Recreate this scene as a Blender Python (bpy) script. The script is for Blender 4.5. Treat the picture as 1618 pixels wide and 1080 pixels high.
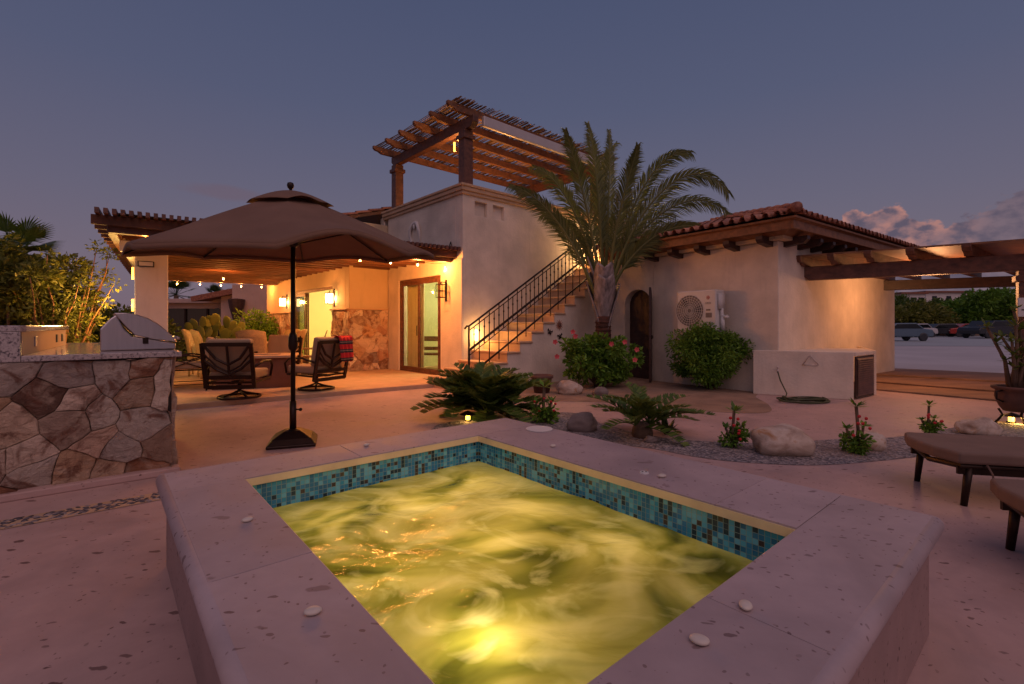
import bpy, math, random
from mathutils import Matrix, Vector, noise
R=math.radians
for o in list(bpy.data.objects): bpy.data.objects.remove(o)
SC=bpy.context.scene; COL=SC.collection
# ------------------------------------------------------------ camera
F=755.; YH=514.; H=1.25
cam=bpy.data.cameras.new('camera'); cam.sensor_width=36; cam.lens=F/1618*36
cam.shift_y=-(540-YH)/1618; cam.clip_start=.02; cam.clip_end=3000
co=bpy.data.objects.new('camera',cam); COL.objects.link(co); co.location=(0,0,H); co.rotation_euler=(R(90),0,0)
SC.camera=co
# ------------------------------------------------------------ exposure, world, sun
SC.view_settings.view_transform='Standard'; SC.view_settings.look='None'; SC.view_settings.exposure=.38; SC.view_settings.gamma=1
W=bpy.data.worlds.new("World"); SC.world=W; W.use_nodes=True
def build_world():
    nt=W.node_tree; N=nt.nodes; L=nt.links; N.clear()
    def mth(op,a,b=None,c=None,clamp=False):
        n=N.new('ShaderNodeMath'); n.operation=op; n.use_clamp=clamp
        for i,v in enumerate((a,b,c)):
            if v is None: continue
            if isinstance(v,(int,float)): n.inputs[i].default_value=v
            else: L.new(v,n.inputs[i])
        return n.outputs[0]
    def sstep(v,a,b):
        n=N.new('ShaderNodeMapRange'); n.interpolation_type='SMOOTHSTEP'; L.new(v,n.inputs[0]); n.inputs[1].default_value=a; n.inputs[2].default_value=b; return n.outputs[0]
    def mix(f,a,b):
        n=N.new('ShaderNodeMix'); n.data_type='RGBA'
        if isinstance(f,(int,float)): n.inputs[0].default_value=f
        else: L.new(f,n.inputs[0])
        for i,v in ((6,a),(7,b)):
            if isinstance(v,tuple): n.inputs[i].default_value=v+(1,)
            else: L.new(v,n.inputs[i])
        return n.outputs[2]
    tc=N.new('ShaderNodeTexCoord'); sp=N.new('ShaderNodeSeparateXYZ'); L.new(tc.outputs['Generated'],sp.inputs[0])
    x,y,z=sp.outputs
    rp=N.new('ShaderNodeValToRGB'); L.new(z,rp.inputs[0]); e=rp.color_ramp.elements
    e[0].position=0; e[0].color=(.150,.104,.140,1); e[1].position=.66; e[1].color=(.046,.060,.122,1)
    for p,c in ((.10,(.138,.108,.150)),(.22,(.108,.098,.150)),(.40,(.072,.080,.142))):
        q=e.new(p); q.color=c+(1,)
    sky=N.new('ShaderNodeTexSky'); sky.sky_type='NISHITA'; sky.sun_disc=False; sky.sun_elevation=R(2.5); sky.sun_rotation=R(205)
    skyc=N.new('ShaderNodeMix'); skyc.data_type='RGBA'; skyc.blend_type='ADD'; skyc.inputs[0].default_value=.006
    L.new(rp.outputs[0],skyc.inputs[6]); L.new(sky.outputs[0],skyc.inputs[7])
    az=mth('ARCTAN2',x,y)
    cmb=N.new('ShaderNodeCombineXYZ'); L.new(mth('MULTIPLY',az,13),cmb.inputs[0]); L.new(mth('MULTIPLY',z,19),cmb.inputs[1])
    nz=N.new('ShaderNodeTexNoise'); nz.inputs['Scale'].default_value=1.1; nz.inputs['Detail'].default_value=7; nz.inputs['Roughness'].default_value=.55; L.new(cmb.outputs[0],nz.inputs[0])
    nn=mth('SUBTRACT',nz.outputs[0],.5)
    # cloud bank to the right: its top follows the azimuth
    cr=N.new('ShaderNodeFloatCurve'); L.new(mth('MULTIPLY',az,1/1.2),cr.inputs[1])
    pts=[(0,0),(.44,0),(.485,.10),(.515,.188),(.555,.185),(.60,.155),(.655,.165),(.70,.19),(.78,.18),(1,.16)]
    cv=cr.mapping.curves[0]
    cv.points[0].location=pts[0]; cv.points[1].location=pts[-1]
    for p in pts[1:-1]: cv.points.new(*p)
    cr.mapping.update()
    top=mth('ADD',cr.outputs[0],mth('MULTIPLY',nn,.15))
    d=mth('SUBTRACT',top,z)
    m=sstep(d,0,.008)
    back=sstep(az,.50,.56)
    m=mth('MULTIPLY',m,back)
    rim=mth('MULTIPLY',mth('SUBTRACT',1,sstep(d,.0,.045)),mth('SUBTRACT',1,sstep(az,.70,.80)))
    nz2=N.new('ShaderNodeTexNoise'); nz2.inputs['Scale'].default_value=3; nz2.inputs['Detail'].default_value=5; L.new(cmb.outputs[0],nz2.inputs[0])
    rim=mth('MULTIPLY',rim,sstep(nz2.outputs[0],.35,.62))
    cc=mix(sstep(nz2.outputs[0],.3,.7),(.088,.072,.105),(.165,.118,.145))
    cc=mix(rim,cc,(.42,.19,.155))
    c=mix(mth('MULTIPLY',m,.9),skyc.outputs[2],cc)
    # small grey streak to the left
    u=mth('DIVIDE',mth('ADD',az,.545),.075); v=mth('DIVIDE',mth('SUBTRACT',z,.232),.014)
    rr=mth('ADD',mth('MULTIPLY',u,u),mth('MULTIPLY',v,v)); rr=mth('ADD',rr,mth('MULTIPLY',nn,1.6))
    c=mix(mth('MULTIPLY',mth('SUBTRACT',1,sstep(rr,.1,1.2)),.45),c,(.13,.085,.11))
    bg=N.new('ShaderNodeBackground'); L.new(c,bg.inputs[0]); bg.inputs[1].default_value=.9
    out=N.new('ShaderNodeOutputWorld'); L.new(bg.outputs[0],out.inputs[0])
build_world()
sl=bpy.data.lights.new('sun','SUN'); sl.energy=.66; sl.angle=R(70); sl.color=(1,.60,.55)
so=bpy.data.objects.new('sun',sl); COL.objects.link(so)
sd=Vector((.22,-.55,.78)).normalized(); so.rotation_euler=sd.to_track_quat('Z','Y').to_euler()

# ------------------------------------------------------------ helpers
def G(px,py,z=0.):
    Y=(H-z)*F/(py-YH); return Vector(((px-809)/F*Y,Y,z))
def at(px,py,Y): return Vector(((px-809)/F*Y,Y,H-(py-YH)*Y/F))
def frame(o,a):            # x axis points right and back, y axis left and back
    return Matrix.Translation((o[0],o[1],o[2] if len(o)>2 else 0))@Matrix.Rotation(R(90)-R(a) if False else R(a),4,'Z')
class MB:
    def __init__(s,M=None): s.v=[]; s.f=[]; s.a=[]; s.M=M or Matrix()
    def add(s,vs,fs,a=0.):
        k=len(s.v); s.v+= [tuple(s.M@Vector(p)) for p in vs]; s.f+=[tuple(i+k for i in f) for f in fs]; s.a+=[a]*len(fs); return s
    def box(s,x0,x1,y0,y1,z0,z1,a=0.):
        return s.add([(x0,y0,z0),(x1,y0,z0),(x1,y1,z0),(x0,y1,z0),(x0,y0,z1),(x1,y0,z1),(x1,y1,z1),(x0,y1,z1)],
                     [(0,3,2,1),(4,5,6,7),(0,1,5,4),(1,2,6,5),(2,3,7,6),(3,0,4,7)],a)
    def prism(s,poly,z0,z1,a=0.):
        n=len(poly)
        ar=sum(poly[i][0]*poly[(i+1)%n][1]-poly[(i+1)%n][0]*poly[i][1] for i in range(n))
        if ar<0: poly=poly[::-1]
        return s.add([(p[0],p[1],z0) for p in poly]+[(p[0],p[1],z1) for p in poly],
            [tuple(range(n-1,-1,-1)),tuple(range(n,2*n))]+[(i,(i+1)%n,(i+1)%n+n,i+n) for i in range(n)],a)
    def extr(s,poly,axis0,axis1,axis2,o,L0,L1,a=0.):   # poly in (axis0,axis1) swept along axis2
        o=Vector(o);A=Vector(axis0);B=Vector(axis1);Cc=Vector(axis2); n=len(poly)
        P=[o+A*p[0]+B*p[1]+Cc*L0 for p in poly]+[o+A*p[0]+B*p[1]+Cc*L1 for p in poly]
        return s.add(P,[tuple(range(n-1,-1,-1)),tuple(range(n,2*n))]+[(i,(i+1)%n,(i+1)%n+n,i+n) for i in range(n)],a)
    def bar(s,p,q,w,h=None,up=(0,0,1),a=0.):
        h=h or w; p=Vector(p);q=Vector(q); d=(q-p).normalized(); u=Vector(up)
        if abs(d.dot(u))>.97: u=Vector((0,1,0))
        r=d.cross(u).normalized(); u=r.cross(d)
        P=[]
        for c in (p,q):
            for i,j in ((-1,-1),(1,-1),(1,1),(-1,1)): P.append(c+r*w/2*i+u*h/2*j)
        return s.add(P,[(0,3,2,1),(4,5,6,7),(0,1,5,4),(1,2,6,5),(2,3,7,6),(3,0,4,7)],a)
    def tube(s,pts,r,n=8,closed=False,a=0.,cap=True):
        pts=[Vector(p) for p in pts]; m=len(pts); rs=r if isinstance(r,(list,tuple)) else [r]*m
        vs=[];prev=None
        for i,p in enumerate(pts):
            if closed: d=pts[(i+1)%m]-pts[i-1]
            else: d=pts[min(i+1,m-1)]-pts[max(i-1,0)]
            d=d.normalized() if d.length>1e-9 else Vector((0,0,1))
            if prev is None:
                t=Vector((0,0,1)) if abs(d.z)<.9 else Vector((1,0,0)); x=d.cross(t).normalized()
            else: x=(prev-d*prev.dot(d)); x=x.normalized() if x.length>1e-6 else d.orthogonal().normalized()
            prev=x; y=d.cross(x)
            for k in range(n):
                t=2*math.pi*k/n; vs.append(p+x*math.cos(t)*rs[i]+y*math.sin(t)*rs[i])
        fs=[]
        for i in range(m if closed else m-1):
            j=(i+1)%m
            for k in range(n): fs.append((i*n+k,i*n+(k+1)%n,j*n+(k+1)%n,j*n+k))
        if not closed and cap: fs+=[tuple(range(n-1,-1,-1)),tuple(range((m-1)*n,m*n))]
        return s.add(vs,fs,a)
    def lathe(s,prof,c=(0,0,0),n=24,a=0.):
        c=Vector(c); vs=[]; m=len(prof)
        for r,z in prof:
            for k in range(n):
                t=2*math.pi*k/n; vs.append(c+Vector((r*math.cos(t),r*math.sin(t),z)))
        fs=[(i*n+k,i*n+(k+1)%n,(i+1)*n+(k+1)%n,(i+1)*n+k) for i in range(m-1) for k in range(n)]
        fs+=[tuple(range(n-1,-1,-1)),tuple(range((m-1)*n,m*n))]
        return s.add(vs,fs,a)
    def ball(s,c,r,n=12,m=8,a=0.):
        rr=(r,r,r) if isinstance(r,(int,float)) else r; c=Vector(c)
        vs=[c+Vector((0,0,-rr[2]))]
        for i in range(1,m):
            t=math.pi*i/m
            for k in range(n):
                p=2*math.pi*k/n; vs.append(c+Vector((rr[0]*math.sin(t)*math.cos(p),rr[1]*math.sin(t)*math.sin(p),-rr[2]*math.cos(t))))
        vs.append(c+Vector((0,0,rr[2]))); e=len(vs)-1
        fs=[(0,1+(k+1)%n,1+k) for k in range(n)]
        for i in range(m-2):
            for k in range(n): fs.append((1+i*n+k,1+i*n+(k+1)%n,1+(i+1)*n+(k+1)%n,1+(i+1)*n+k))
        fs+=[(e,1+(m-2)*n+k,1+(m-2)*n+(k+1)%n) for k in range(n)]
        return s.add(vs,fs,a)
    def holes(s,u0,u1,z0,z1,y0,y1,hs):   # wall slab in x-z with rectangular openings (u0,u1,z0,z1)
        us=sorted({u0,u1}|{h[0] for h in hs}|{h[1] for h in hs}); zs=sorted({z0,z1}|{h[2] for h in hs}|{h[3] for h in hs})
        nu,nz=len(us)-1,len(zs)-1
        def sol(i,j):
            if i<0 or j<0 or i>=nu or j>=nz: return False
            a,b=(us[i]+us[i+1])/2,(zs[j]+zs[j+1])/2
            return not any(h[0]<a<h[1] and h[2]<b<h[3] for h in hs)
        for i in range(nu):
            for j in range(nz):
                if not sol(i,j): continue
                a,b,c,d=us[i],us[i+1],zs[j],zs[j+1]
                s.add([(a,y0,c),(b,y0,c),(b,y0,d),(a,y0,d),(a,y1,c),(b,y1,c),(b,y1,d),(a,y1,d)],
                  [(0,1,2,3),(5,4,7,6)]+([(4,0,3,7)] if not sol(i-1,j) else [])+([(1,5,6,2)] if not sol(i+1,j) else [])
                  +([(4,5,1,0)] if not sol(i,j-1) else [])+([(3,2,6,7)] if not sol(i,j+1) else []))
        return s
    def build(s,name,mat,parent=None,smooth=False,bevel=0,seg=2):
        off=parent.location if parent is not None else Vector((0,0,0))
        pp=parent.parent if parent is not None else None
        while pp is not None: off=off+pp.location; pp=pp.parent
        me=bpy.data.meshes.new(name); me.from_pydata([(p[0]-off[0],p[1]-off[1],p[2]-off[2]) for p in s.v],[],s.f)
        at_=me.attributes.new('rnd','FLOAT','FACE'); at_.data.foreach_set('value',s.a)
        if smooth: me.polygons.foreach_set('use_smooth',[True]*len(me.polygons))
        me.update(); o=bpy.data.objects.new(name,me); COL.objects.link(o); o.parent=parent
        if mat: me.materials.append(mat)
        if bevel:
            b=o.modifiers.new('bevel','BEVEL'); b.width=bevel; b.segments=seg; b.limit_method='ANGLE'; b.angle_limit=R(40)
        return o
def tag(o,label=None,cat=None,group=None,kind=None):
    if label: o['label']=label
    if cat: o['category']=cat
    if group: o['group']=group
    if kind: o['kind']=kind
    return o
def thing(name,loc,label,cat,group=None):
    o=bpy.data.objects.new(name,None); o.location=Vector(loc) if len(loc)==3 else Vector((loc[0],loc[1],0)); o.empty_display_size=.2
    COL.objects.link(o); return tag(o,label,cat,group)
def copy_tree(o,parent=None):
    c=o.copy(); COL.objects.link(c); c.parent=parent
    for ch in [q for q in COL.objects if q.parent==o]: copy_tree(ch,c)
    return c
def lamp(name,loc,e,col=(1,.6,.25),r=.04,parent=None,kind='POINT',**kw):
    l=bpy.data.lights.new(name,kind); l.energy=e; l.color=col
    if kind=='POINT' or kind=='SPOT': l.shadow_soft_size=r
    for k,v in kw.items(): setattr(l,k,v)
    o=bpy.data.objects.new(name,l); COL.objects.link(o); o.location=loc
    if parent is not None:
        off=Vector((0,0,0)); p=parent
        while p is not None: off=off+p.location; p=p.parent
        o.parent=parent; o.location=Vector(loc)-off
    return o
# ------------------------------------------------------------ materials
class NT:
    def __init__(s,name):
        s.m=bpy.data.materials.new(name); s.m.use_nodes=True; s.t=s.m.node_tree; s.N=s.t.nodes; s.L=s.t.links
        s.b=s.N['Principled BSDF']; s.out=s.N['Material Output']; s.tc=s.N.new('ShaderNodeTexCoord').outputs['Object']
    def lk(s,a,b): s.L.new(a,b)
    def put(s,sock,v):
        if isinstance(v,(int,float)): sock.default_value=v
        elif isinstance(v,tuple): sock.default_value=v+(1,) if len(v)==3 and len(sock.default_value)==4 else v
        else: s.L.new(v,sock)
    def math(s,op,a,b=0,c=0,clamp=False):
        n=s.N.new('ShaderNodeMath'); n.operation=op; n.use_clamp=clamp
        for i,v in enumerate((a,b,c)): s.put(n.inputs[i],v)
        return n.outputs[0]
    def map(s,scale=(1,1,1),rot=(0,0,0),vec=None):
        n=s.N.new('ShaderNodeMapping'); n.inputs['Scale'].default_value=scale; n.inputs['Rotation'].default_value=rot; s.lk(vec or s.tc,n.inputs[0]); return n.outputs[0]
    def noise(s,sc,det=4,vec=None,rough=.55,dist=0.):
        n=s.N.new('ShaderNodeTexNoise'); n.inputs['Scale'].default_value=sc; n.inputs['Detail'].default_value=det; n.inputs['Roughness'].default_value=rough; n.inputs['Distortion'].default_value=dist
        s.lk(vec or s.tc,n.inputs[0]); return n.outputs[0]
    def vor(s,sc,feat='F1',vec=None,rnd=1.):
        n=s.N.new('ShaderNodeTexVoronoi'); n.feature=feat; n.inputs['Scale'].default_value=sc; n.inputs['Randomness'].default_value=rnd; s.lk(vec or s.tc,n.inputs[0]); return n
    def ramp(s,f,stops,const=False):
        n=s.N.new('ShaderNodeValToRGB'); s.put(n.inputs[0],f); r=n.color_ramp
        if const: r.interpolation='CONSTANT'
        while len(r.elements)<len(stops): r.elements.new(.5)
        for e,(p,c) in zip(r.elements,stops): e.position=p; e.color=tuple(c)+(1,)
        return n.outputs[0]
    def mr(s,f,a,b,c=0.,d=1.):
        n=s.N.new('ShaderNodeMapRange'); s.put(n.inputs[0],f); n.inputs[1].default_value=a;n.inputs[2].default_value=b;n.inputs[3].default_value=c;n.inputs[4].default_value=d; return n.outputs[0]
    def mix(s,f,a,b,mode='MIX'):
        n=s.N.new('ShaderNodeMix'); n.data_type='RGBA'; n.blend_type=mode; s.put(n.inputs[0],f); s.put(n.inputs[6],a); s.put(n.inputs[7],b); return n.outputs[2]
    def attr(s,name='rnd'):
        n=s.N.new('ShaderNodeAttribute'); n.attribute_name=name; return n.outputs['Fac']
    def bump(s,h,st=.3,d=.01):
        n=s.N.new('ShaderNodeBump'); n.inputs['Strength'].default_value=st; n.inputs['Distance'].default_value=d; s.lk(h,n.inputs['Height']); s.lk(n.outputs[0],s.b.inputs['Normal'])
    def fin(s,col=None,rough=None,metal=None,spec=None):
        if col is not None: s.put(s.b.inputs['Base Color'],col)
        if rough is not None: s.put(s.b.inputs['Roughness'],rough)
        if metal is not None: s.put(s.b.inputs['Metallic'],metal)
        if spec is not None: s.put(s.b.inputs['Specular IOR Level'],spec)
        return s.m
def vary(name,c,amt=.2,sc=3.,rough=.7,bs=60,bst=.2,bd=.004,metal=0.,streak=None):
    t=NT(name); v=t.map(streak) if streak else None
    n=t.noise(sc,5,v); lo=tuple(x*(1-amt) for x in c); hi=tuple(min(1,x*(1+amt)) for x in c)
    t.bump(t.noise(bs,4,v),bst,bd)
    col=t.ramp(n,[(.3,lo),(.7,hi)])
    if name.startswith('stucco'):   # rain streaks and scuffs that belong to the wall
        st=t.noise(2.2,5,t.map((5,5,.5)),.6); sc_=t.noise(7,6,None,.7)
        col=t.mix(t.mr(st,.55,.75,0,.22),col,tuple(x*.55 for x in c)); col=t.mix(t.mr(sc_,.58,.72,0,.2),col,tuple(x*.6 for x in c))
    return t.fin(col,rough,metal)
M={}
def mats():
    M['stucco']=vary('stucco',(.70,.60,.50),.15,1.8,.85,22,.5,.012)
    M['stucco_white']=vary('stucco_white',(.66,.61,.58),.07,1.5,.8,35,.3,.005)
    M['stucco_tan']=vary('stucco_tan',(.56,.42,.27),.09,1.2,.85,30,.35,.006)
    M['tan_lamplit']=vary('tan_lamplit',(.74,.50,.30),.05,1.2,.6,30,.2,.003)  # backsplash stucco with orange lamplight put into its colour
    M['stucco_pink']=vary('stucco_pink',(.42,.30,.27),.1,1.2,.85,30,.3,.006)
    M['interior']=vary('interior',(.70,.62,.34),.04,1.,.8,40,.1,.002)
    M['interior_green']=vary('interior_green',(.58,.56,.32),.04,1.,.8,40,.1,.002)
    M['ceiling']=vary('ceiling',(.7,.65,.5),.03,1.,.8,40,.1,.002)
    M['wood']=vary('wood',(.13,.050,.028),.45,2.2,.5,30,.35,.004,0,(1,6,6))
    M['wood_light']=vary('wood_light',(.21,.088,.036),.35,2.2,.55,30,.35,.004,0,(1,6,6))
    M['wood_dark']=vary('wood_dark',(.045,.020,.016),.4,2.2,.5,30,.3,.004,0,(1,6,6))
    M['plank']=vary('plank',(.12,.042,.018),.45,2.,.75,25,.3,.003,0,(1,1,1))
    M['teak']=vary('teak',(.25,.11,.045),.3,2.,.5,25,.3,.003)
    M['reed']=NT('reed'); t=M['reed']; M['reed']=t.fin(t.ramp(t.attr(),[(0,(.07,.04,.02)),(.5,(.22,.12,.05)),(1,(.38,.24,.11))]),.7)
    M['bronze']=vary('bronze',(.035,.018,.012),.3,8,.42,80,.1,.001,.6)
    M['iron']=vary('iron',(.022,.012,.010),.3,8,.5,80,.2,.001,.5)
    M['steel']=vary('steel',(.60,.53,.52),.06,3,.36,200,.06,.0006,.9,(1,20,1))
    M['aluminium']=vary('aluminium',(.55,.5,.48),.05,5,.4,60,.05,.001,.2)
    M['plastic_white']=vary('plastic_white',(.62,.60,.58),.04,5,.45,60,.03,.001)
    M['plastic_dark']=vary('plastic_dark',(.03,.03,.035),.2,5,.5,60,.05,.001)
    M['cushion']=vary('cushion',(.36,.24,.15),.1,4,.9,300,.4,.002)
    M['rattan']=vary('rattan',(.46,.31,.16),.18,30,.8,90,.6,.004)
    M['lounge_fabric']=vary('lounge_fabric',(.20,.125,.095),.12,5,.9,350,.4,.002)
    M['canvas']=NT('canvas'); t=M['canvas']; t.bump(t.noise(350,2),.25,.001)
    col=t.ramp(t.noise(3,4),[(.3,(.23,.128,.085)),(.7,(.29,.165,.11))]); t.fin(col,.9)
    tr=t.N.new('ShaderNodeBsdfTranslucent'); t.put(tr.inputs[0],(.30,.13,.06)); ms=t.N.new('ShaderNodeMixShader'); ms.inputs[0].default_value=.25
    t.lk(t.b.outputs[0],ms.inputs[1]); t.lk(tr.outputs[0],ms.inputs[2]); t.lk(ms.outputs[0],t.out.inputs[0]); M['canvas']=t.m
    M['curtain']=vary('curtain',(.66,.56,.40),.08,4,.9,200,.2,.001)
    M['terracotta']=vary('terracotta',(.33,.11,.05),.25,4,.8,50,.3,.003)
    M['clay_dark']=vary('clay_dark',(.12,.055,.04),.3,4,.8,50,.3,.003)
    t=NT('roof_tile'); c=t.ramp(t.attr(),[(0,(.20,.062,.038)),(.45,(.36,.12,.065)),(.8,(.47,.19,.11)),(1,(.30,.15,.11))]); n=t.noise(14,5)
    t.bump(n,.4,.006); M['roof_tile']=t.fin(t.mix(.35,c,t.ramp(n,[(.35,(.10,.05,.04)),(.65,(.5,.25,.16))])),.8)
    # pink volcanic stone with brown inclusions
    def cantera(name,base,fleck,sc=1.):
        t=NT(name); big=t.noise(1.7*sc,6,None,.6,.6); fine=t.noise(9*sc,6,None,.6)
        c=t.ramp(big,[(.3,tuple(x*.76 for x in base)),(.5,base),(.7,tuple(min(1,x*1.14) for x in base))])
        c=t.mix(t.mr(fine,.35,.7,0,.35),c,tuple(x*.72 for x in base))
        dv=t.N.new('ShaderNodeVectorMath'); dv.operation='ADD'; nn=t.N.new('ShaderNodeTexNoise'); nn.inputs['Scale'].default_value=14; nn.inputs['Detail'].default_value=3; t.lk(t.tc,nn.inputs[0])
        sc_=t.N.new('ShaderNodeVectorMath'); sc_.operation='SCALE'; sc_.inputs[3].default_value=.05; t.lk(nn.outputs['Color'],sc_.inputs[0]); t.lk(t.tc,dv.inputs[0]); t.lk(sc_.outputs[0],dv.inputs[1])
        rgh=0
        for (s1,st,th,am,rot) in ((7,(1,2.3,1.6),.19,.85,.5),(15,(1,2.2,1.5),.24,.8,1.2),(34,(1.3,1,1.3),.27,.7,.2),(3.4,(1,2.6,1.5),.17,.7,2.1)):
            v=t.vor(s1*sc,vec=t.map(st,(0,0,rot),dv.outputs[0])); sep=t.N.new('ShaderNodeSeparateColor'); t.lk(v.outputs['Color'],sep.inputs[0])
            keep=t.math('GREATER_THAN',sep.outputs[0],.45); thr=t.math('MULTIPLY',sep.outputs[1],th)
            k=t.math('MULTIPLY',t.math('MULTIPLY',keep,t.mr(t.math('SUBTRACT',thr,v.outputs['Distance']),0,.03)),am)
            fc=t.mix(sep.outputs[2],fleck,tuple(x*.55+y*.25 for x,y in zip(base,fleck)))
            c=t.mix(k,c,fc)
        c=t.mix(t.math('MULTIPLY',t.attr(),.30),c,tuple(x*.45 for x in base))
        t.bump(fine,.25,.004)
        return t.fin(c,t.mr(big,.3,.7,.5,.72))
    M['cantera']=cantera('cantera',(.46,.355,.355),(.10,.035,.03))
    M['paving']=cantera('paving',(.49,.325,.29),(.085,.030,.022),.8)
    M['cantera_shaded']=cantera('cantera_shaded',(.34,.22,.20),(.04,.015,.012))  # same stone as the coping, darkened to carry the shade on the tub sides
    M['step_stone']=vary('step_stone',(.52,.335,.205),.14,4,.7,40,.3,.003)
    M['pebble_white']=vary('pebble_white',(.62,.54,.46),.1,20,.5,80,.2,.001)
    M['painted_glow']=vary('painted_glow',(.85,.66,.38),.12,6,.5,60,.3,.003)  # cream yellow that holds the water's glow as colour
    t=NT('river_pebble'); M['river_pebble']=t.fin(t.ramp(t.attr(),[(0,(.03,.025,.03)),(.6,(.10,.08,.09)),(1,(.34,.27,.26))]),.5)
    t=NT('gravel'); v=t.vor(42); sep=t.N.new('ShaderNodeSeparateColor'); t.lk(v.outputs['Color'],sep.inputs[0])
    c=t.ramp(sep.outputs[0],[(0,(.10,.09,.10)),(.5,(.24,.21,.22)),(1,(.45,.38,.36))]); t.bump(v.outputs['Distance'],1.,.02)
    M['gravel']=t.fin(t.mix(t.mr(t.noise(2,4),.4,.7,0,.4),c,(.24,.15,.11)),.85)
    M['dirt']=vary('dirt',(.30,.19,.13),.25,2.5,.95,60,.6,.01)
    M['terrain']=vary('terrain',(.20,.13,.085),.3,.15,.95,10,.5,.02)
    M['driveway']=vary('driveway',(.46,.42,.42),.12,.35,.8,20,.3,.005)
    M['asphalt']=vary('asphalt',(.34,.37,.38),.1,.3,.8,20,.3,.005)
    M['deck_band']=vary('deck_band',(.22,.13,.085),.35,1.0,.8,20,.4,.006,0,(.6,2.5,1))
    t=NT('granite'); n=t.noise(55,6,None,.7); n2=t.noise(8,3)
    c=t.ramp(n,[(.38,(.06,.05,.06)),(.47,(.42,.36,.35)),(.7,(.60,.52,.48))]); M['granite']=t.fin(t.mix(t.mr(n2,.4,.7,0,.3),c,(.35,.28,.27)),.13)
    def flag(name,pal):
        t=NT(name); ds=t.noise(3,3); n=t.noise(2.6,6,t.map((1,1.5,2.0),(0,.7,.6)),.62,1.2)
        c=t.ramp(t.attr(),pal)
        c=t.mix(t.mr(n,.50,.62,0,.6),c,(.64,.47,.34)); c=t.mix(t.mr(t.noise(3.6,6,None,.65,1.5),.52,.64,0,.85),c,(.20,.070,.035))
        t.bump(t.noise(9,8,t.map((1,2,2)),.72,.8),1.,.06); return t.fin(c,.62)
    M['flagstone']=flag('flagstone',[(0,(.13,.07,.05)),(.16,(.46,.20,.10)),(.33,(.78,.58,.44)),(.50,(.32,.20,.14)),(.66,(.62,.36,.20)),(.84,(.86,.70,.56)),(1,(.26,.19,.17))])
    M['mortar']=vary('mortar',(.045,.035,.03),.3,10,.95,60,.5,.01)
    t=NT('boulder'); n=t.noise(4,6,None,.6,.8); t.bump(t.noise(9,7),.6,.02); M['boulder']=t.fin(t.ramp(n,[(.3,(.26,.17,.12)),(.45,(.46,.34,.26)),(.55,(.58,.47,.38)),(.66,(.42,.21,.09))]),.7)
    M['boulder_grey']=vary('boulder_grey',(.20,.155,.14),.3,5,.75,25,.4,.01)
    # glass mosaic
    t=NT('mosaic'); sp=t.N.new('ShaderNodeSeparateXYZ'); t.lk(t.tc,sp.inputs[0])
    u=t.math('DIVIDE',t.math('ADD',sp.outputs[0],sp.outputs[1]),.024); w=t.math('DIVIDE',sp.outputs[2],.024)
    fu=t.math('FLOOR',u); fw=t.math('FLOOR',w)
    wn0=t.N.new('ShaderNodeTexWhiteNoise'); wn0.noise_dimensions='2D'; cb0=t.N.new('ShaderNodeCombineXYZ'); t.lk(fu,cb0.inputs[0]); t.lk(t.math('FLOOR',t.math('DIVIDE',fw,3.)),cb0.inputs[1]); t.lk(cb0.outputs[0],wn0.inputs[0])
    tall=t.math('GREATER_THAN',wn0.outputs['Value'],.72)      # some columns join three rows in one tall tile
    fw2=t.math('ADD',t.math('MULTIPLY',tall,t.math('ADD',t.math('MULTIPLY',t.math('FLOOR',t.math('DIVIDE',fw,3.)),3.),.5)),t.math('MULTIPLY',t.math('SUBTRACT',1,tall),fw))
    wn=t.N.new('ShaderNodeTexWhiteNoise'); wn.noise_dimensions='2D'; cb=t.N.new('ShaderNodeCombineXYZ'); t.lk(fu,cb.inputs[0]); t.lk(fw2,cb.inputs[1]); t.lk(cb.outputs[0],wn.inputs[0])
    c=t.ramp(wn.outputs['Value'],[(0,(.025,.20,.36)),(.16,(.05,.34,.50)),(.30,(.11,.46,.60)),(.46,(.04,.26,.46)),(.58,(.16,.52,.64)),(.70,(.012,.04,.07)),(.80,(.07,.05,.045)),(.88,(.03,.18,.32))],True)
    def edge(q): fr=t.math('FRACT',q); return t.math('MINIMUM',fr,t.math('SUBTRACT',1,fr))
    ew=t.math('MAXIMUM',edge(w),t.math('MULTIPLY',tall,t.math('GREATER_THAN',.5,t.math('ABSOLUTE',t.math('SUBTRACT',t.math('MODULO',t.math('ADD',w,30.),3.),1.5)))))
    ed=t.math('MINIMUM',edge(u),ew); g=t.math('LESS_THAN',ed,.055)
    M['mosaic']=t.fin(t.mix(g,c,(.22,.34,.30)),t.math('ADD',t.math('MULTIPLY',g,.6),.12))
    # foliage
    def leaf(name,stops,rough=.5,trans=.25):
        t=NT(name); c=t.ramp(t.attr(),stops); t.fin(c,rough,None,.35)
        tr=t.N.new('ShaderNodeBsdfTranslucent'); t.lk(t.mix(.5,c,(.25,.30,.04)),tr.inputs[0]); ms=t.N.new('ShaderNodeMixShader'); ms.inputs[0].default_value=trans
        t.lk(t.b.outputs[0],ms.inputs[1]); t.lk(tr.outputs[0],ms.inputs[2]); t.lk(ms.outputs[0],t.out.inputs[0]); return t.m
    M['leaf']=leaf('leaf',[(0,(.035,.065,.012)),(.5,(.08,.14,.022)),(1,(.17,.22,.04))])
    M['leaf_dark']=leaf('leaf_dark',[(0,(.012,.025,.010)),(.5,(.028,.055,.016)),(1,(.06,.09,.025))])
    M['leaf_bright']=leaf('leaf_bright',[(0,(.05,.115,.012)),(.5,(.12,.26,.025)),(1,(.24,.40,.045))])
    M['leaf_warm']=leaf('leaf_warm',[(0,(.07,.075,.012)),(.5,(.14,.15,.02)),(1,(.26,.22,.04))])
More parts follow.
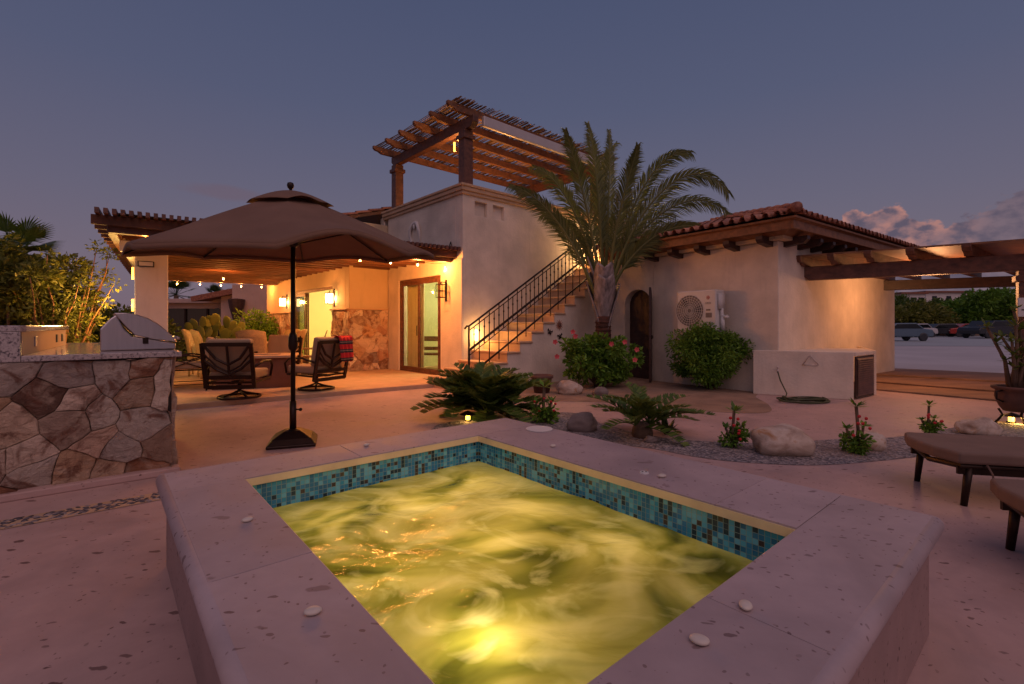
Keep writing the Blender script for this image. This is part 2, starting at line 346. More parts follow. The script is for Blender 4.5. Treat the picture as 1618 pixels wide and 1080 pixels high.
    M['leaf_cycad']=leaf('leaf_cycad',[(0,(.02,.035,.012)),(.5,(.04,.07,.018)),(1,(.085,.11,.03))],.4,.12)
    M['leaf_palm']=leaf('leaf_palm',[(0,(.055,.07,.026)),(.5,(.12,.14,.045)),(1,(.20,.20,.07))],.5,.3)
    M['cactus']=leaf('cactus',[(0,(.12,.15,.03)),(.5,(.18,.21,.05)),(1,(.25,.26,.07))],.6,.05)
    M['bark']=vary('bark',(.13,.08,.05),.4,6,.9,25,.7,.01)
    M['palm_bark']=vary('palm_bark',(.085,.032,.02),.45,3,.85,30,.8,.015,0,(1,1,9))
    M['crownshaft']=vary('crownshaft',(.26,.215,.21),.6,3.0,.55,20,.3,.004,0,(5,5,1.2))
    M['petal_pink']=vary('petal_pink',(.62,.09,.10),.2,20,.6,80,.1,.001)
    M['petal_red']=vary('petal_red',(.50,.015,.02),.2,20,.6,80,.1,.001)
    t=NT('red_stripe'); w=t.math('FRACT',t.math('MULTIPLY',t.math('ADD',t.tc and (lambda s_:(t.lk(t.tc,s_.inputs[0]),s_.outputs[2])[1])(t.N.new('ShaderNodeSeparateXYZ')),5.),6.5))
    M['blanket']=t.fin(t.ramp(w,[(0,(.55,.02,.02)),(.42,(.035,.03,.03)),(.62,(.30,.20,.14)),(.72,(.035,.03,.03)),(.84,(.55,.02,.02))],True),.95)
    def emit(name,c,e,base=None):
        t=NT(name); t.put(t.b.inputs['Emission Color'],c); t.b.inputs['Emission Strength'].default_value=e; return t.fin(base or c,.5)
    M['bulb']=emit('bulb',(1,.52,.16),14); M['lampglass']=emit('lampglass',(1,.66,.30),5); M['amber']=emit('amber',(1,.38,.06),4)
    M['steplight']=emit('steplight',(1,.72,.32),4); M['roomlight']=emit('roomlight',(1,.86,.5),6); M['stripe_light']=emit('stripe_light',(1,.65,.1),3)
    M['carlight']=emit('carlight',(1,.85,.6),6); M['tub_lamp']=emit('tub_lamp',(1,.75,.35),8)
    t=NT('glass'); tr=t.N.new('ShaderNodeBsdfTransparent'); tr.inputs[0].default_value=(.90,.93,.84,1); gl=t.N.new('ShaderNodeBsdfGlossy'); gl.inputs['Roughness'].default_value=.02
    fr=t.N.new('ShaderNodeLayerWeight'); fr.inputs[0].default_value=.5; ms=t.N.new('ShaderNodeMixShader'); t.put(ms.inputs[0],t.math('ADD',t.math('MULTIPLY',t.math('POWER',fr.outputs['Facing'],4.),.6),.03)); t.lk(tr.outputs[0],ms.inputs[1]); t.lk(gl.outputs[0],ms.inputs[2]); t.lk(ms.outputs[0],t.out.inputs[0]); M['glass']=t.m
    t=NT('dark_glass'); M['dark_glass']=t.fin((.012,.014,.016),.06)
    # churning lit water, milky with foam
    t=NT('water'); tr=t.N.new('ShaderNodeBsdfTranslucent'); gl=t.N.new('ShaderNodeBsdfGlossy'); gl.inputs['Roughness'].default_value=.12; df=t.N.new('ShaderNodeBsdfDiffuse')
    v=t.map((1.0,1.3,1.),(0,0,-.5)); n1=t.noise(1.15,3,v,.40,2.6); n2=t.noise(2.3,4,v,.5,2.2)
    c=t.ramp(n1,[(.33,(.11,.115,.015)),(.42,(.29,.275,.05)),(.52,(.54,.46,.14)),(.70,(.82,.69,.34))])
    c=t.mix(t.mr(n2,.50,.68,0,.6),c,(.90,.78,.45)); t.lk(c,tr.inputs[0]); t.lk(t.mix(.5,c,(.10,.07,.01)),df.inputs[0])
    bp=t.N.new('ShaderNodeBump'); bp.inputs['Strength'].default_value=.25; bp.inputs['Distance'].default_value=.05; t.lk(t.noise(5,4,v,.5,1.5),bp.inputs['Height'])
    for q in (gl,): t.lk(bp.outputs[0],q.inputs['Normal'])
    m1=t.N.new('ShaderNodeMixShader'); m1.inputs[0].default_value=.30; t.lk(tr.outputs[0],m1.inputs[1]); t.lk(df.outputs[0],m1.inputs[2])
    fr=t.N.new('ShaderNodeFresnel'); fr.inputs[0].default_value=1.33; t.lk(bp.outputs[0],fr.inputs['Normal']); m2=t.N.new('ShaderNodeMixShader'); t.lk(fr.outputs[0],m2.inputs[0]); t.lk(m1.outputs[0],m2.inputs[1]); t.lk(gl.outputs[0],m2.inputs[2]); tp=t.N.new('ShaderNodeBsdfTransparent'); tp.inputs[0].default_value=(1,.92,.6,1); m3=t.N.new('ShaderNodeMixShader'); m3.inputs[0].default_value=.0; t.lk(m2.outputs[0],m3.inputs[1]); t.lk(tp.outputs[0],m3.inputs[2]); t.lk(m3.outputs[0],t.out.inputs[0]); M['water']=t.m
    M['basin']=vary('basin',(.62,.58,.36),.1,3,.6,40,.1,.002)
    M['ac_grey']=vary('ac_grey',(.16,.14,.14),.2,10,.5,60,.1,.001)
    M['badge_red']=vary('badge_red',(.45,.06,.03),.1,9,.5,60,.05,.001)
    M['hose']=vary('hose',(.06,.065,.025),.3,9,.5,60,.05,.001)
    M['car_white']=vary('car_white',(.55,.52,.52),.03,5,.25,60,.01,.001); M['car_blue']=vary('car_blue',(.10,.15,.20),.05,5,.25,60,.01,.001)
    M['car_red']=vary('car_red',(.42,.05,.04),.05,5,.25,60,.01,.001); M['car_dark']=vary('car_dark',(.03,.03,.035),.05,5,.25,60,.01,.001)
    M['fire_table']=vary('fire_table',(.16,.060,.030),.2,3,.55,60,.1,.001)
mats()
def S(o): o['kind']='structure'; return o

# ------------------------------------------------------------ frames
HA=42.; TA=40.5; PA=35.7
HC=Vector((-1.07,10.4,0))                       # outer corner of the two storey block
HF=frame(HC,90-HA-0)                            # x along the stair wall, y along the door wall
PF=frame((-6.15,7.07,0),PA)
RO=Vector((4.80,8.61,0)); RF=frame(RO,90-36-0)  # right building: origin at its near corner
# check: frame x axis = (cos a, sin a)
HF=frame(HC,HA); RF=frame(RO,36.)
ZP=.08
# ------------------------------------------------------------ ground
def sheet(name,poly,z,mat,th=0,kind='structure',bevel=0):
    mb=MB()
    if th: mb.prism([(p[0],p[1]) for p in poly],z-th,z)
    else: mb.add([(p[0],p[1],z) for p in poly],[tuple(range(len(poly)))])
    return tag(mb.build(name,mat,bevel=bevel),kind=kind)
def smooth_poly(pts,n=6):
    out=[];m=len(pts)
    for i in range(m):
        p0,p1,p2,p3=[Vector(pts[(i+k-1)%m][:2]) for k in range(4)]
        for k in range(n):
            t=k/n; out.append(.5*((2*p1)+(-p0+p2)*t+(2*p0-5*p1+4*p2-p3)*t*t+(-p0+3*p1-3*p2+p3)*t**3))
    return out
sheet('terrain',[(-600,-60),(600,-60),(600,900),(-600,900)],-.03,M['terrain'])
sheet('paving',[(-12,-6),(14,-6),(14,7.2),(11.2,9.4),(10.2,10.9),(9.0,14),(-2,16),(-12,14)],0,M['paving'])
# low patio slab under the covered terrace
pa=PF.to_3x3()@Vector((1,0,0)); pb=PF.to_3x3()@Vector((0,1,0))
e0=G(279,640,ZP); e1_=G(679,606,ZP)
sheet('patio_floor',[e0-pa*3.5,e1_,(-1.0,10.3),(4,15),(-4,22),(-13,18)],ZP,M['step_stone'],ZP+.02,bevel=.01)
# beds and the winding path
def bed(name,px,z,mat): 
    P=smooth_poly([G(*p) for p in px]); return sheet(name,P,z,mat)
bed('gravel_bed',[(800,668),(850,655),(905,652),(960,672),(1040,690),(1130,698),(1230,700),(1320,694),(1420,690),(1560,668),(1640,676),(1640,702),(1500,716),(1390,728),(1290,735),(1180,731),(1100,722),(1010,706),(900,700),(700,690),(690,672),(740,664)],.004,M['gravel'])
bed('planting_bed',[(745,612),(810,606),(900,590),(1000,592),(1040,601),(1180,617),(1195,628),(1215,640),(1210,652),(1120,650),(1020,640),(960,636),(900,634),(860,634),(800,634),(750,628)],.004,M['dirt'])

# ------------------------------------------------------------ hot tub
TF=frame((-.06,.38,0),TA)
CZ=.48
def hot_tub():
    t=thing('hot_tub',TF@Vector((1.18,1.35,0)),'square raised hot tub of pink stone with teal mosaic band and glowing yellow water','hot tub')
    X,Y=2.38,2.77; xi0,xi1,yi0,yi1=.34,1.80,.35,2.38; c=.045
    w=MB(TF)
    for a in ((c,xi0-.014,c,Y-c),(xi1+.014,X-c,c,Y-c)): w.box(a[0],a[1],a[2],a[3],0.,CZ-.0465)
    w.box(xi0-.014,xi1+.014,c,yi0-.014,0.,CZ-.0465); w.box(xi0-.014,xi1+.014,yi1+.014,Y-c,0.,CZ-.0465)
    w.build('tub_wall',M['cantera_shaded'],t,bevel=.006)
    # coping: butted slabs, each a part; the outer edge is bullnosed
    sl_=[(0,xi0,yi0,1.35),(0,xi0,1.35,yi1),(0,.95,yi1,Y),(.95,X,yi1,Y),(xi1,X,.67,yi1),(xi1,X,yi0,.67),(0,1.1,0,yi0),(1.1,X,0,yi0)]
    # the near-right strip runs through to the outer corner
    for i,(a,b,d,e) in enumerate(sl_):
        m=MB(TF); g=.0015; m.box(max(a+g,.035),min(b-g,X-.035),max(d+g,.035),min(e-g,Y-.035),CZ-.046,CZ+(.0,.0006,0,.0006,0,.0012,.0006,.0)[i],(.1,.7,.3,0,.5,.0,.6,.25)[i]); m.build('coping_slab',M['cantera'],t,bevel=.0015,seg=2)
    nose=MB(TF); r=.035; z=CZ-.035
    nose.tube([(0,0,z),(X,0,z),(X,Y,z),(0,Y,z)],r,14,True)
    # (straight bullnose lengths, mitred by the corner balls)
    nose=MB(TF); K=[(r,r,z),(X-r,r,z),(X-r,Y-r,z),(r,Y-r,z)]
    for i in range(4): nose.tube([K[i],K[(i+1)%4]],r,24); nose.ball(K[i],r,24,16)
    nose.build('bullnose_edge',M['cantera'],t,True)
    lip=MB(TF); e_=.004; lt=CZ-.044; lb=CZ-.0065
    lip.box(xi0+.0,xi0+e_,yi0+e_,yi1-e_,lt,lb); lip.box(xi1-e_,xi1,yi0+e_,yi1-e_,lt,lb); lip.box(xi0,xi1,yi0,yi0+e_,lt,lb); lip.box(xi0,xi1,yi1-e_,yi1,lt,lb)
    lip.build('coping_glow_strip',M['painted_glow'],t)  # added strip: the water's glow on the inner edge, painted as a bright colour
    inn=MB(TF); 
    for a,b in (((xi0,yi0),(xi1,yi0)),((xi1,yi0),(xi1,yi1)),((xi1,yi1),(xi0,yi1)),((xi0,yi1),(xi0,yi0))):
        inn.tube([(a[0],a[1],z),(b[0],b[1],z)],.022,12)
    ms=MB(TF); q=.012; zt=CZ-.046; zb=.06
    a0,a1,b0,b1=xi0-.010,xi1+.010,yi0-.010,yi1+.010
    for (p0,p1) in (((a0,b0),(a1,b0)),((a1,b0),(a1,b1)),((a1,b1),(a0,b1)),((a0,b1),(a0,b0))):
        ms.add([(p0[0],p0[1],zb),(p1[0],p1[1],zb),(p1[0],p1[1],zt),(p0[0],p0[1],zt)],[(0,1,2,3)])
    o=ms.build('mosaic_band',M['mosaic'],t)
    # turn mesh into tub-local coordinates so the tiles run with the walls
    me=o.data; inv=TF.inverted(); 
    for v in me.vertices: v.co=inv@(v.co+t.location)
    o.location=TF.translation-t.location; o.rotation_euler=(0,0,R(TA))
    bs=MB(TF); a0-=.002;b0-=.002;a1+=.002;b1+=.002
    bs.add([(a0,b0,.012),(a1,b0,.012),(a1,b1,.012),(a0,b1,.012),(a0,b0,.06),(a1,b0,.06),(a1,b1,.06),(a0,b1,.06)],[(0,1,2,3),(0,4,5,1),(1,5,6,2),(2,6,7,3),(3,7,4,0)]).build('basin',M['basin'],t)
    dr=MB().lathe([(.0,0),(.10,0),(.10,.006),(.0,.007)],G(852,678,CZ)+Vector((0,0,.001)),40).build('skimmer_lid',M['stucco_white'],t,bevel=.002)
    p=G(1018,747,CZ); cp=MB().lathe([(0,0),(.024,0),(.022,.006),(0,.007)],p,24).build('air_valve',M['plastic_white'],t)
    hl=MB(); 
    for s in (-1,1): hl.lathe([(0,0),(.005,0),(.005,.0012),(0,.0013)],p+Vector((s*.009,0,.0072)),10)
    hl.build('hole',M['plastic_dark'],cp)
    # ramp of light: sealed lamp in the near wall
    lp=TF.inverted()@G(760,1016,.295)
    l=MB(TF).ball((lp.x,lp.y,.10),(.05,.05,.03),16,8).build('pool_lamp',M['tub_lamp'],t)
    lamp('tub_light',TF@Vector((lp.x,lp.y,.215)),1.9,(1,.80,.45),.06,t)
    for (x,y,e) in ((.65,2.05,1.7),(1.1,1.95,1.9),(1.5,2.05,1.6),(1.5,1.5,1.4),(1.5,.95,1.1),(1.1,1.35,1.9),(.65,1.4,1.5),(.8,.95,.6)): lamp('tub_light',TF@Vector((x,y,.10)),e,(1,.74,.36),.14,t)  # fill lamps added under the water for a patchy overall glow, no fixtures
    return (a0,a1,b0,b1)
a0,a1,b0,b1=hot_tub()
def water():
    m=MB(TF); n=90; zs=[]
    for j in range(n+1):
        for i in range(n+1):
            x=a0+(a1-a0)*i/n; y=b0+(b1-b0)*j/n
            z=.295+.008*noise.noise(Vector((x*2.2+3,y*2.6,0)))+.007*noise.noise(Vector((x*6,y*7,4)))+.002*noise.noise(Vector((x*18,y*18,2)))
            zs.append((x,y,z))
    m.add(zs,[(j*(n+1)+i,j*(n+1)+i+1,(j+1)*(n+1)+i+1,(j+1)*(n+1)+i) for j in range(n) for i in range(n)])
    S(m.build('water',M['water'],None,True))
water()
rng=random.Random(4)
def pebble(px,py,label,r=.022):
    c=G(px,py,CZ); m=MB(Matrix.Translation(c+Vector((0,0,.009)))@Matrix.Rotation(rng.uniform(0,3),4,'Z')); m.ball((0,0,0),(r*1.0,r*.74,.009),20,10)
    for i,v in enumerate(m.v):
        d=noise.noise(Vector(v)*30)*.002; m.v[i]=(v[0]+d,v[1]+d,v[2])
    o=m.build('white_pebble',M['pebble_white'],None,True); tag(o,label,'pebble','white pebbles on the hot tub coping')
for px,py,l,r in ((391,824,'white pebble on the left coping, the higher of the two there',.021),(494,970,'white pebble on the left coping, nearest the camera on that side',.024),
    (579,704.5,'white pebble on the far left coping, close to the umbrella base',.022),(874,706,'small white pebble on the far coping beside the round skimmer lid',.020),
    (1046,754,'white pebble on the right coping beside the two-holed air valve',.022),(1178,961,'white pebble on the near right coping, the farther of the close pair',.023),
    (1105,1016,'white pebble on the near right coping, nearest the camera of all',.024)): pebble(px,py,l,r)
# pebble strip set in the paving
def strip():
    m=MB(); A=G(-140,856); B=G(262,782); d=(B-A).normalized(); n_=Vector((-d.y,d.x,0)); L_=(B-A).length
    k=0
    while k<270:
        u=rng.uniform(0,L_); v=rng.uniform(-.085,.085); p=A+d*u+n_*v; a=rng.choice([.6,-.6])+rng.uniform(-.3,.3)
        mm=MB(Matrix.Translation((p.x,p.y,.002))@Matrix.Rotation(math.atan2(d.y,d.x)+a,4,'Z')); mm.ball((0,0,0),(.022,.009,.008),8,5)
        kk=len(m.v); m.v+=mm.v; m.f+=[tuple(i+kk for i in f) for f in mm.f]; m.a+=[rng.random()]*len(mm.f); k+=1
    sheet('mortar_strip',[A+n_*.1,B+n_*.1,B-n_*.1,A-n_*.1],.004,M['step_stone'])
    tag(m.build('pebble_strip',M['river_pebble'],None,True),kind='stuff',label='band of dark river pebbles set in the paving by the stone counter')
strip()

# ------------------------------------------------------------ flagstone facing
def clip(poly,p,nx,ny):
    out=[];n=len(poly)
    for i in range(n):
        a,b=poly[i],poly[(i+1)%n]; da=(a[0]-p[0])*nx+(a[1]-p[1])*ny; db=(b[0]-p[0])*nx+(b[1]-p[1])*ny
        if da<=0: out.append(a)
        if (da<0<db) or (db<0<da):
            t=da/(da-db); out.append((a[0]+(b[0]-a[0])*t,a[1]+(b[1]-a[1])*t))
    return out
def flagstones(name,Mx,W_,Ht,cell,seed,parent,outline=None,depth=.035):
    # stones on the plane x-z of Mx, facing -y
    rg=random.Random(seed); pts=[]; nx_=max(1,int(W_/cell)); nz_=max(1,int(Ht/(cell*.72)))
    for j in range(-1,nz_+2):
        for i in range(-1,nx_+2):
            pts.append(((i+.5+rg.uniform(-.38,.38)+(.5 if j%2 else 0))*W_/nx_,(j+.5+rg.uniform(-.36,.36))*Ht/nz_))
    m=MB(Mx); J=.001
    for k,p in enumerate(pts):
        poly=outline or [(0,0),(W_,0),(W_,Ht),(0,Ht)]
        for q in pts:
            if q is p: continue
            dx,dy=q[0]-p[0],q[1]-p[1]; l=math.hypot(dx,dy)
            if l>cell*3.2: continue
            poly=clip(poly,((p[0]+q[0])/2-dx/l*J*.5,(p[1]+q[1])/2-dy/l*J*.5),dx/l,dy/l)
            if len(poly)<3: break
        if len(poly)<3: continue
        cx=sum(a[0] for a in poly)/len(poly); cz=sum(a[1] for a in poly)/len(poly)
        # uneven outline: subdivide and jitter edges slightly inwards
        sub=[]
        for i in range(len(poly)):
            a,b=poly[i],poly[(i+1)%len(poly)]; L=math.hypot(b[0]-a[0],b[1]-a[1]); ns=max(1,int(L/.05))
            for q in range(ns):
                t=q/ns; x=a[0]+(b[0]-a[0])*t; z=a[1]+(b[1]-a[1])*t; s=rg.uniform(0,.003); dd=math.hypot(cx-x,cz-z)+1e-6
                X_,Z_=x,z; x+=.045*noise.noise(Vector((X_*5,Z_*5,seed+.5)))+.012*noise.noise(Vector((X_*17,Z_*17,seed+1.5))); z+=.045*noise.noise(Vector((X_*5,Z_*5,seed+7.5)))+.012*noise.noise(Vector((X_*17,Z_*17,seed+8.5))); z=max(0,min(Ht,z)); x=max(0,min(W_,x)); sub.append((x+(cx-x)/dd*s,z+(cz-z)/dd*s))
        n=len(sub); 
        if n<3: continue
        dep=depth*rg.uniform(.55,1.0); tx,tz=rg.uniform(-.12,.12),rg.uniform(-.12,.12)
        def Yp(x,z,f=1.): return -(dep+tx*(x-cx)+tz*(z-cz))*f+.026*noise.noise(Vector((x*7,z*7,seed+k*3.1)))+.006*noise.noise(Vector((x*22,z*22,seed)))
        vs=[(x,0,z) for x,z in sub]+[(x,Yp(x,z)+.006,z) for x,z in sub]
        i1=[(x+(cx-x)*.045,z+(cz-z)*.045) for x,z in sub]; i2=[(x+(cx-x)*.5,z+(cz-z)*.5) for x,z in sub]
        vs+=[(x,Yp(x,z),z) for x,z in i1]+[(x,Yp(x,z)-rg.uniform(.0,.004),z) for x,z in i2]+[(cx,Yp(cx,cz)-.003,cz)]
        fs=[]
        for lv in range(3):
            for i in range(n): fs.append((lv*n+i,lv*n+(i+1)%n,(lv+1)*n+(i+1)%n,(lv+1)*n+i))
        fs+=[(3*n+i,3*n+(i+1)%n,4*n) for i in range(n)]
        m.add(vs,fs,rg.random())
    return m.build(name,M['flagstone'],parent,False)

# ------------------------------------------------------------ outdoor kitchen
KR=Vector((-2.88,4.10,0)); KA=40.7
KX=Matrix.Rotation(R(KA),3,'Z')@Vector((1,0,0)); KF=frame(KR-KX*.0,KA)  # origin = right front base corner, x to the right-back
def kitchen():
    t=thing('outdoor_kitchen',KR,'flagstone faced barbecue counter with granite top and raised bar','outdoor kitchen')
    zt=1.03; slab=.045; xl=-.93; xr=0
    core=MB(KF); core.box(xl-1.6,xr-.03,.04,3.2,0,zt-slab-.002); core.prism([(xl-1.6,.05),(xl-.06,.05),(xl+.07,2.5),(xl-1.6,2.5)],zt-slab,1.203); core.build('core',M['mortar'],t)
    fl=flagstones('stone_facing',KF@Matrix.Translation((-2.5,.04,0)),2.47,zt-slab-.003,.27,11,t,depth=.085)
    flagstones('stone_facing',KF@Matrix.Translation((-2.5,.055,zt-slab)),2.5+xl-.17,.215,.22,5,t,depth=.03)
    flagstones('stone_facing',KF@Matrix.Translation((-.03,.04,0))@Matrix.Rotation(R(90),4,'Z'),3.1,zt-slab-.003,.3,8,t)
    b=MB(KF); b.box(-2.6,.02,-.10,.03,0.,.055); b.build('footing',M['paving'],t,bevel=.01)
    c=MB(KF); c.box(xl+.0,.035,-.045,3.22,zt-slab,zt); c.build('countertop',M['granite'],t,bevel=.006)
    c=MB(KF); c.box(xl-.125,xl-.002,-.045,.035,zt-slab,1.204); c.prism([(-2.6,-.045),(xl-.002,-.045),(xl+.02,.04),(xl+.16,2.52),(-2.6,2.52)],1.205,1.25); c.build('bar_top',M['granite'],t,bevel=.005)
    s=MB(KF); s.prism([(xl-.055,.036),(xl+.0,.036),(xl+.134,2.48),(xl+.0,2.48)],zt+.001,1.204); s.build('backsplash',M['tan_lamplit'],t)
    for y in (.55,1.75,2.15):
        p=MB(KF@Matrix.Translation((xl+.134*(y-.036)/2.444,y,0))@Matrix.Rotation(math.atan2(-.134,2.444),4,'Z')); p.box(-.002,.009,-.04,.04,1.08,1.16); q=p.build('outlet',M['plastic_dark'] if y>1 else M['steel'],t,bevel=.003)
    return t
kitchen()
def grill():
    P0=KF@Vector((-.25,.45,1.03)); t=thing('built_in_grill',P0,'stainless steel barbecue grill with closed curved hood on the granite counter','grill')
    # profile in local x (front of the grill to the right) and z, swept along local y
    g=MB(KF@Matrix.Translation((-.235,.40,1.032))@Matrix.Diagonal((.90,.94,1.10,1)))
    ax=((1,0,0),(0,0,1),(0,1,0))
    g.extr([(-.29,0),(.30,0),(.30,.05),(-.05,.11),(-.12,.18),(-.17,.285),(-.22,.25),(-.29,.17)],*ax,(0,0,0),0,.72).build('firebox',M['steel'],t,bevel=.01)
    h=MB(KF@Matrix.Translation((-.235,.40,1.032))@Matrix.Diagonal((.90,.94,1.10,1)))
    arc=[(-.14+.46*math.sin(a)*1.0-.0,.065+.20*math.cos(a)) for a in [R(k) for k in range(0,96,8)]]
    prof=[(-.15,.255)]+[( -.12+.42*math.sin(a), .045+.215*math.cos(a)) for a in [R(k) for k in range(4,88,8)]]+[(.30,.055),(-.02,.098),(-.09,.13)]
    prof=[(-.19,.298),(-.10,.30),(-.02,.288),(.07,.26),(.15,.215),(.22,.16),(.275,.105),(.31,.058),(.10,.088),(-.03,.122),(-.10,.19)]
    h.extr(prof,*ax,(0,0,0),-.015,.735).build('hood',M['steel'],t,bevel=.008)
    hb=MB(KF@Matrix.Translation((-.235,.40,1.032))@Matrix.Diagonal((.90,.94,1.10,1)))
    hb.tube([(.33,.08,.09),(.33,.64,.09)],.016,12); hb.tube([(.28,.1,.08),(.34,.1,.09)],.01); hb.tube([(.28,.62,.08),(.34,.62,.09)],.01)
    hb.build('handle',M['steel'],t,True)
    cl=MB(KF@Matrix.Translation((-.235,.40,1.032))@Matrix.Diagonal((.90,.94,1.10,1))); cl.box(.03,.075,-.024,-.014,.05,.10); cl.build('hinge',M['bronze'],t,bevel=.003)
grill()

# ------------------------------------------------------------ umbrella
def umbrella():
    c=G(463,700); t=thing('patio_umbrella',c,'large brown octagonal patio umbrella standing open by the hot tub','umbrella')
    Mx=Matrix.Translation(c)
    b=MB(Mx@Matrix.Rotation(R(20),4,'Z'))
    b.prism([(.33*math.cos(R(45+90*k)),.33*math.sin(R(45+90*k))) for k in range(4)],0,.035)
    q=[(.32,.036),(.26,.085),(.12,.145),(.05,.16)]
    vs=[];n=4
    for r,z in q:
        for k in range(4): vs.append((r*math.cos(R(45+90*k)),r*math.sin(R(45+90*k)),z))
    b.add(vs,[(i*4+k,i*4+(k+1)%4,(i+1)*4+(k+1)%4,(i+1)*4+k) for i in range(3) for k in range(4)]+[(12,13,14,15)])
    b.build('base',M['bronze'],t,bevel=.012)
    s=MB(Mx); s.tube([(0,0,.15),(0,0,.45)],.034,16); s.tube([(.03,0,.36),(.075,0,.36)],.008); s.ball((.08,0,.36),.018); s.build('sleeve',M['bronze'],t,True)
    p=MB(Mx); p.tube([(0,0,.3),(0,0,2.62)],.024,16); p.build('pole',M['bronze'],t,True)
    k=MB(Mx); k.lathe([(.026,.98),(.04,1.0),(.048,1.03),(.048,1.12),(.036,1.16),(.026,1.18)],(0,0,0),16); k.tube([(.04,-.0,1.08),(.09,-.03,1.08),(.09,-.03,1.14)],.008); k.build('crank',M['bronze'],t,True)
    tilt=Matrix.Translation((0,0,2.12))@Matrix.Rotation(R(5.5),4,'X')@Matrix.Translation((0,0,-2.12))
    Rr=1.50; za=2.58; zr=2.01; rot=20
    def canopy(r0,r1,z0,z1,sag,nr=14,na=8*12,drop=.0):
        m=MB(Mx@tilt); vs=[]
        for i in range(nr+1):
            f=i/nr
            for k in range(na):
                an=2*math.pi*k/na; seg=an/(math.pi/4); u=seg-math.floor(seg); pf=math.cos(math.pi/8)/math.cos((u-.5)*math.pi/4)
                r=(r0+(r1-r0)*f)*pf; mid=1-abs(2*u-1)
                ripple=.014*math.sin(an*5+2)*f*f
                edge=(.17 if int(seg)==6 else .05)*math.sin(math.pi*u)*f**3   # scalloped hem, lifted by the wind on one side
                edge*=(1 if r1>1 else .25); ripple*=(1 if r1>1 else .2); z=z0+(z1-z0)*(f**(1.12 if r1>1 else 1.6)) - sag*math.sin(math.pi*u)*f*(1.2-f)+ripple+edge*.9
                vs.append((r*math.cos(an+R(rot)),r*math.sin(an+R(rot)),z))
        m.add(vs,[(i*na+k,i*na+(k+1)%na,(i+1)*na+(k+1)%na,(i+1)*na+k) for i in range(nr) for k in range(na)])
        if drop:
            k0=nr*na; base=[Vector(vs[k0+k]) for k in range(na)]
            lo=[(b.x*1.002,b.y*1.002,b.z-drop) for b in base]
            m.add([tuple(b) for b in base]+lo,[(k,(k+1)%na,na+(k+1)%na,na+k) for k in range(na)])
        return m
    cm=canopy(.16,Rr,za,zr,.045,drop=.045); o=cm.build('canopy',M['canvas'],t,True); sm=o.modifiers.new('solid','SOLIDIFY'); sm.thickness=.003
    v=canopy(.02,.42,za+.085,za-.055,-.01,8); o2=v.build('vent_cap',M['canvas'],t,True); sm=o2.modifiers.new('solid','SOLIDIFY'); sm.thickness=.003
    f=MB(Mx@tilt); f.lathe([(.012,za+.06),(.014,za+.10),(.03,za+.12),(.036,za+.145),(.028,za+.17),(.0,za+.18)],(0,0,0),16); f.build('finial',M['bronze'],t,True)
    hb=MB(Mx@tilt); hb.lathe([(.03,2.08),(.055,2.10),(.055,2.15),(.03,2.17)],(0,0,0),16); hb.build('hub',M['bronze'],t,True); hb=MB(Mx@tilt); hb.lathe([(.03,za-.09),(.06,za-.08),(.06,za-.04),(.02,za-.03)],(0,0,0),16); hb.build('crown_hub',M['bronze'],t,True)
    for k in range(8):
        an=math.pi/4*k+R(rot); an_=math.pi/4*k
        def on(f_):
            r=(.10+(Rr-.10)*f_); z=za+(zr-za)*(f_**1.12)+.014*math.sin(an_*5+2)*f_*f_-.018
            return (r*math.cos(an),r*math.sin(an),z)
        rb=MB(Mx@tilt); rb.tube([on(x/6) for x in range(7)],.009,6); ro=rb.build('rib',M['bronze'],t,True)
        sm_=MB(Mx@tilt); sm_.tube([(q[0],q[1],q[2]+.021) for q in [on(x/10) for x in range(11)]],.004,5); sm_.build('seam',M['canvas'],o,True)
        st=MB(Mx@tilt); st.tube([(.05*math.cos(an),.05*math.sin(an),2.12),on(.5)],.007,6); st.build('strut',M['bronze'],ro,True)
umbrella()

# ------------------------------------------------------------ barrel tile roof patch
def tile_patch(m,o,ux,uy,uz_slope,W_,L_,seed,trim=None):
    """o eave corner, ux along the eave, uy up the slope in plan, slope = rise per metre; trim(u,v)->bool keep"""
    rg=random.Random(seed); tw=.20; tl=.38; n=int(W_/tw); rows=int(L_/tl)+1; o=Vector(o);ux=Vector(ux);uy=Vector(uy)
    for j in range(rows):
        for i in range(n):
            uc=(i+.5)*W_/n; vc=j*tl
            if trim and not trim(uc,vc): continue
            a=rg.random(); jit=rg.uniform(-.012,.012)
            for kind in (0,1):
                vs=[]; seg=6
                for e,(vv,dz) in enumerate(((vc-(.03 if j==0 else .04)+jit,.035),(vc+tl+.02,.0))):
                    for s in range(seg+1):
                        th=math.pi*s/seg
                        if kind==0: du=math.cos(th)*(.062-.008*e); dzz=math.sin(th)*.065+.02
                        else: du=tw/2+math.cos(th)*.055; dzz=-math.sin(th)*.035+.03
                        p=o+ux*(uc+du)+uy*vv; p=p+Vector((0,0,uz_slope*vv+dzz+dz)); vs.append(p)
                k=seg+1; fs=[(s,s+1,k+s+1,k+s) for s in range(seg)]
                m.add(vs,fs,a if kind==0 else a*.6)
                if kind==0:   # thickness at the open lower end
                    lo=[]; 
                    for s in range(seg+1):
                        th=math.pi*s/seg; p=o+ux*(uc+math.cos(th)*.05)+uy*(vc-.03+jit); lo.append(p+Vector((0,0,math.sin(th)*.052+.055+uz_slope*vc)))
                    m.add(vs[:k]+lo,[(s,k+s,k+s+1,s+1) for s in range(seg)],a)
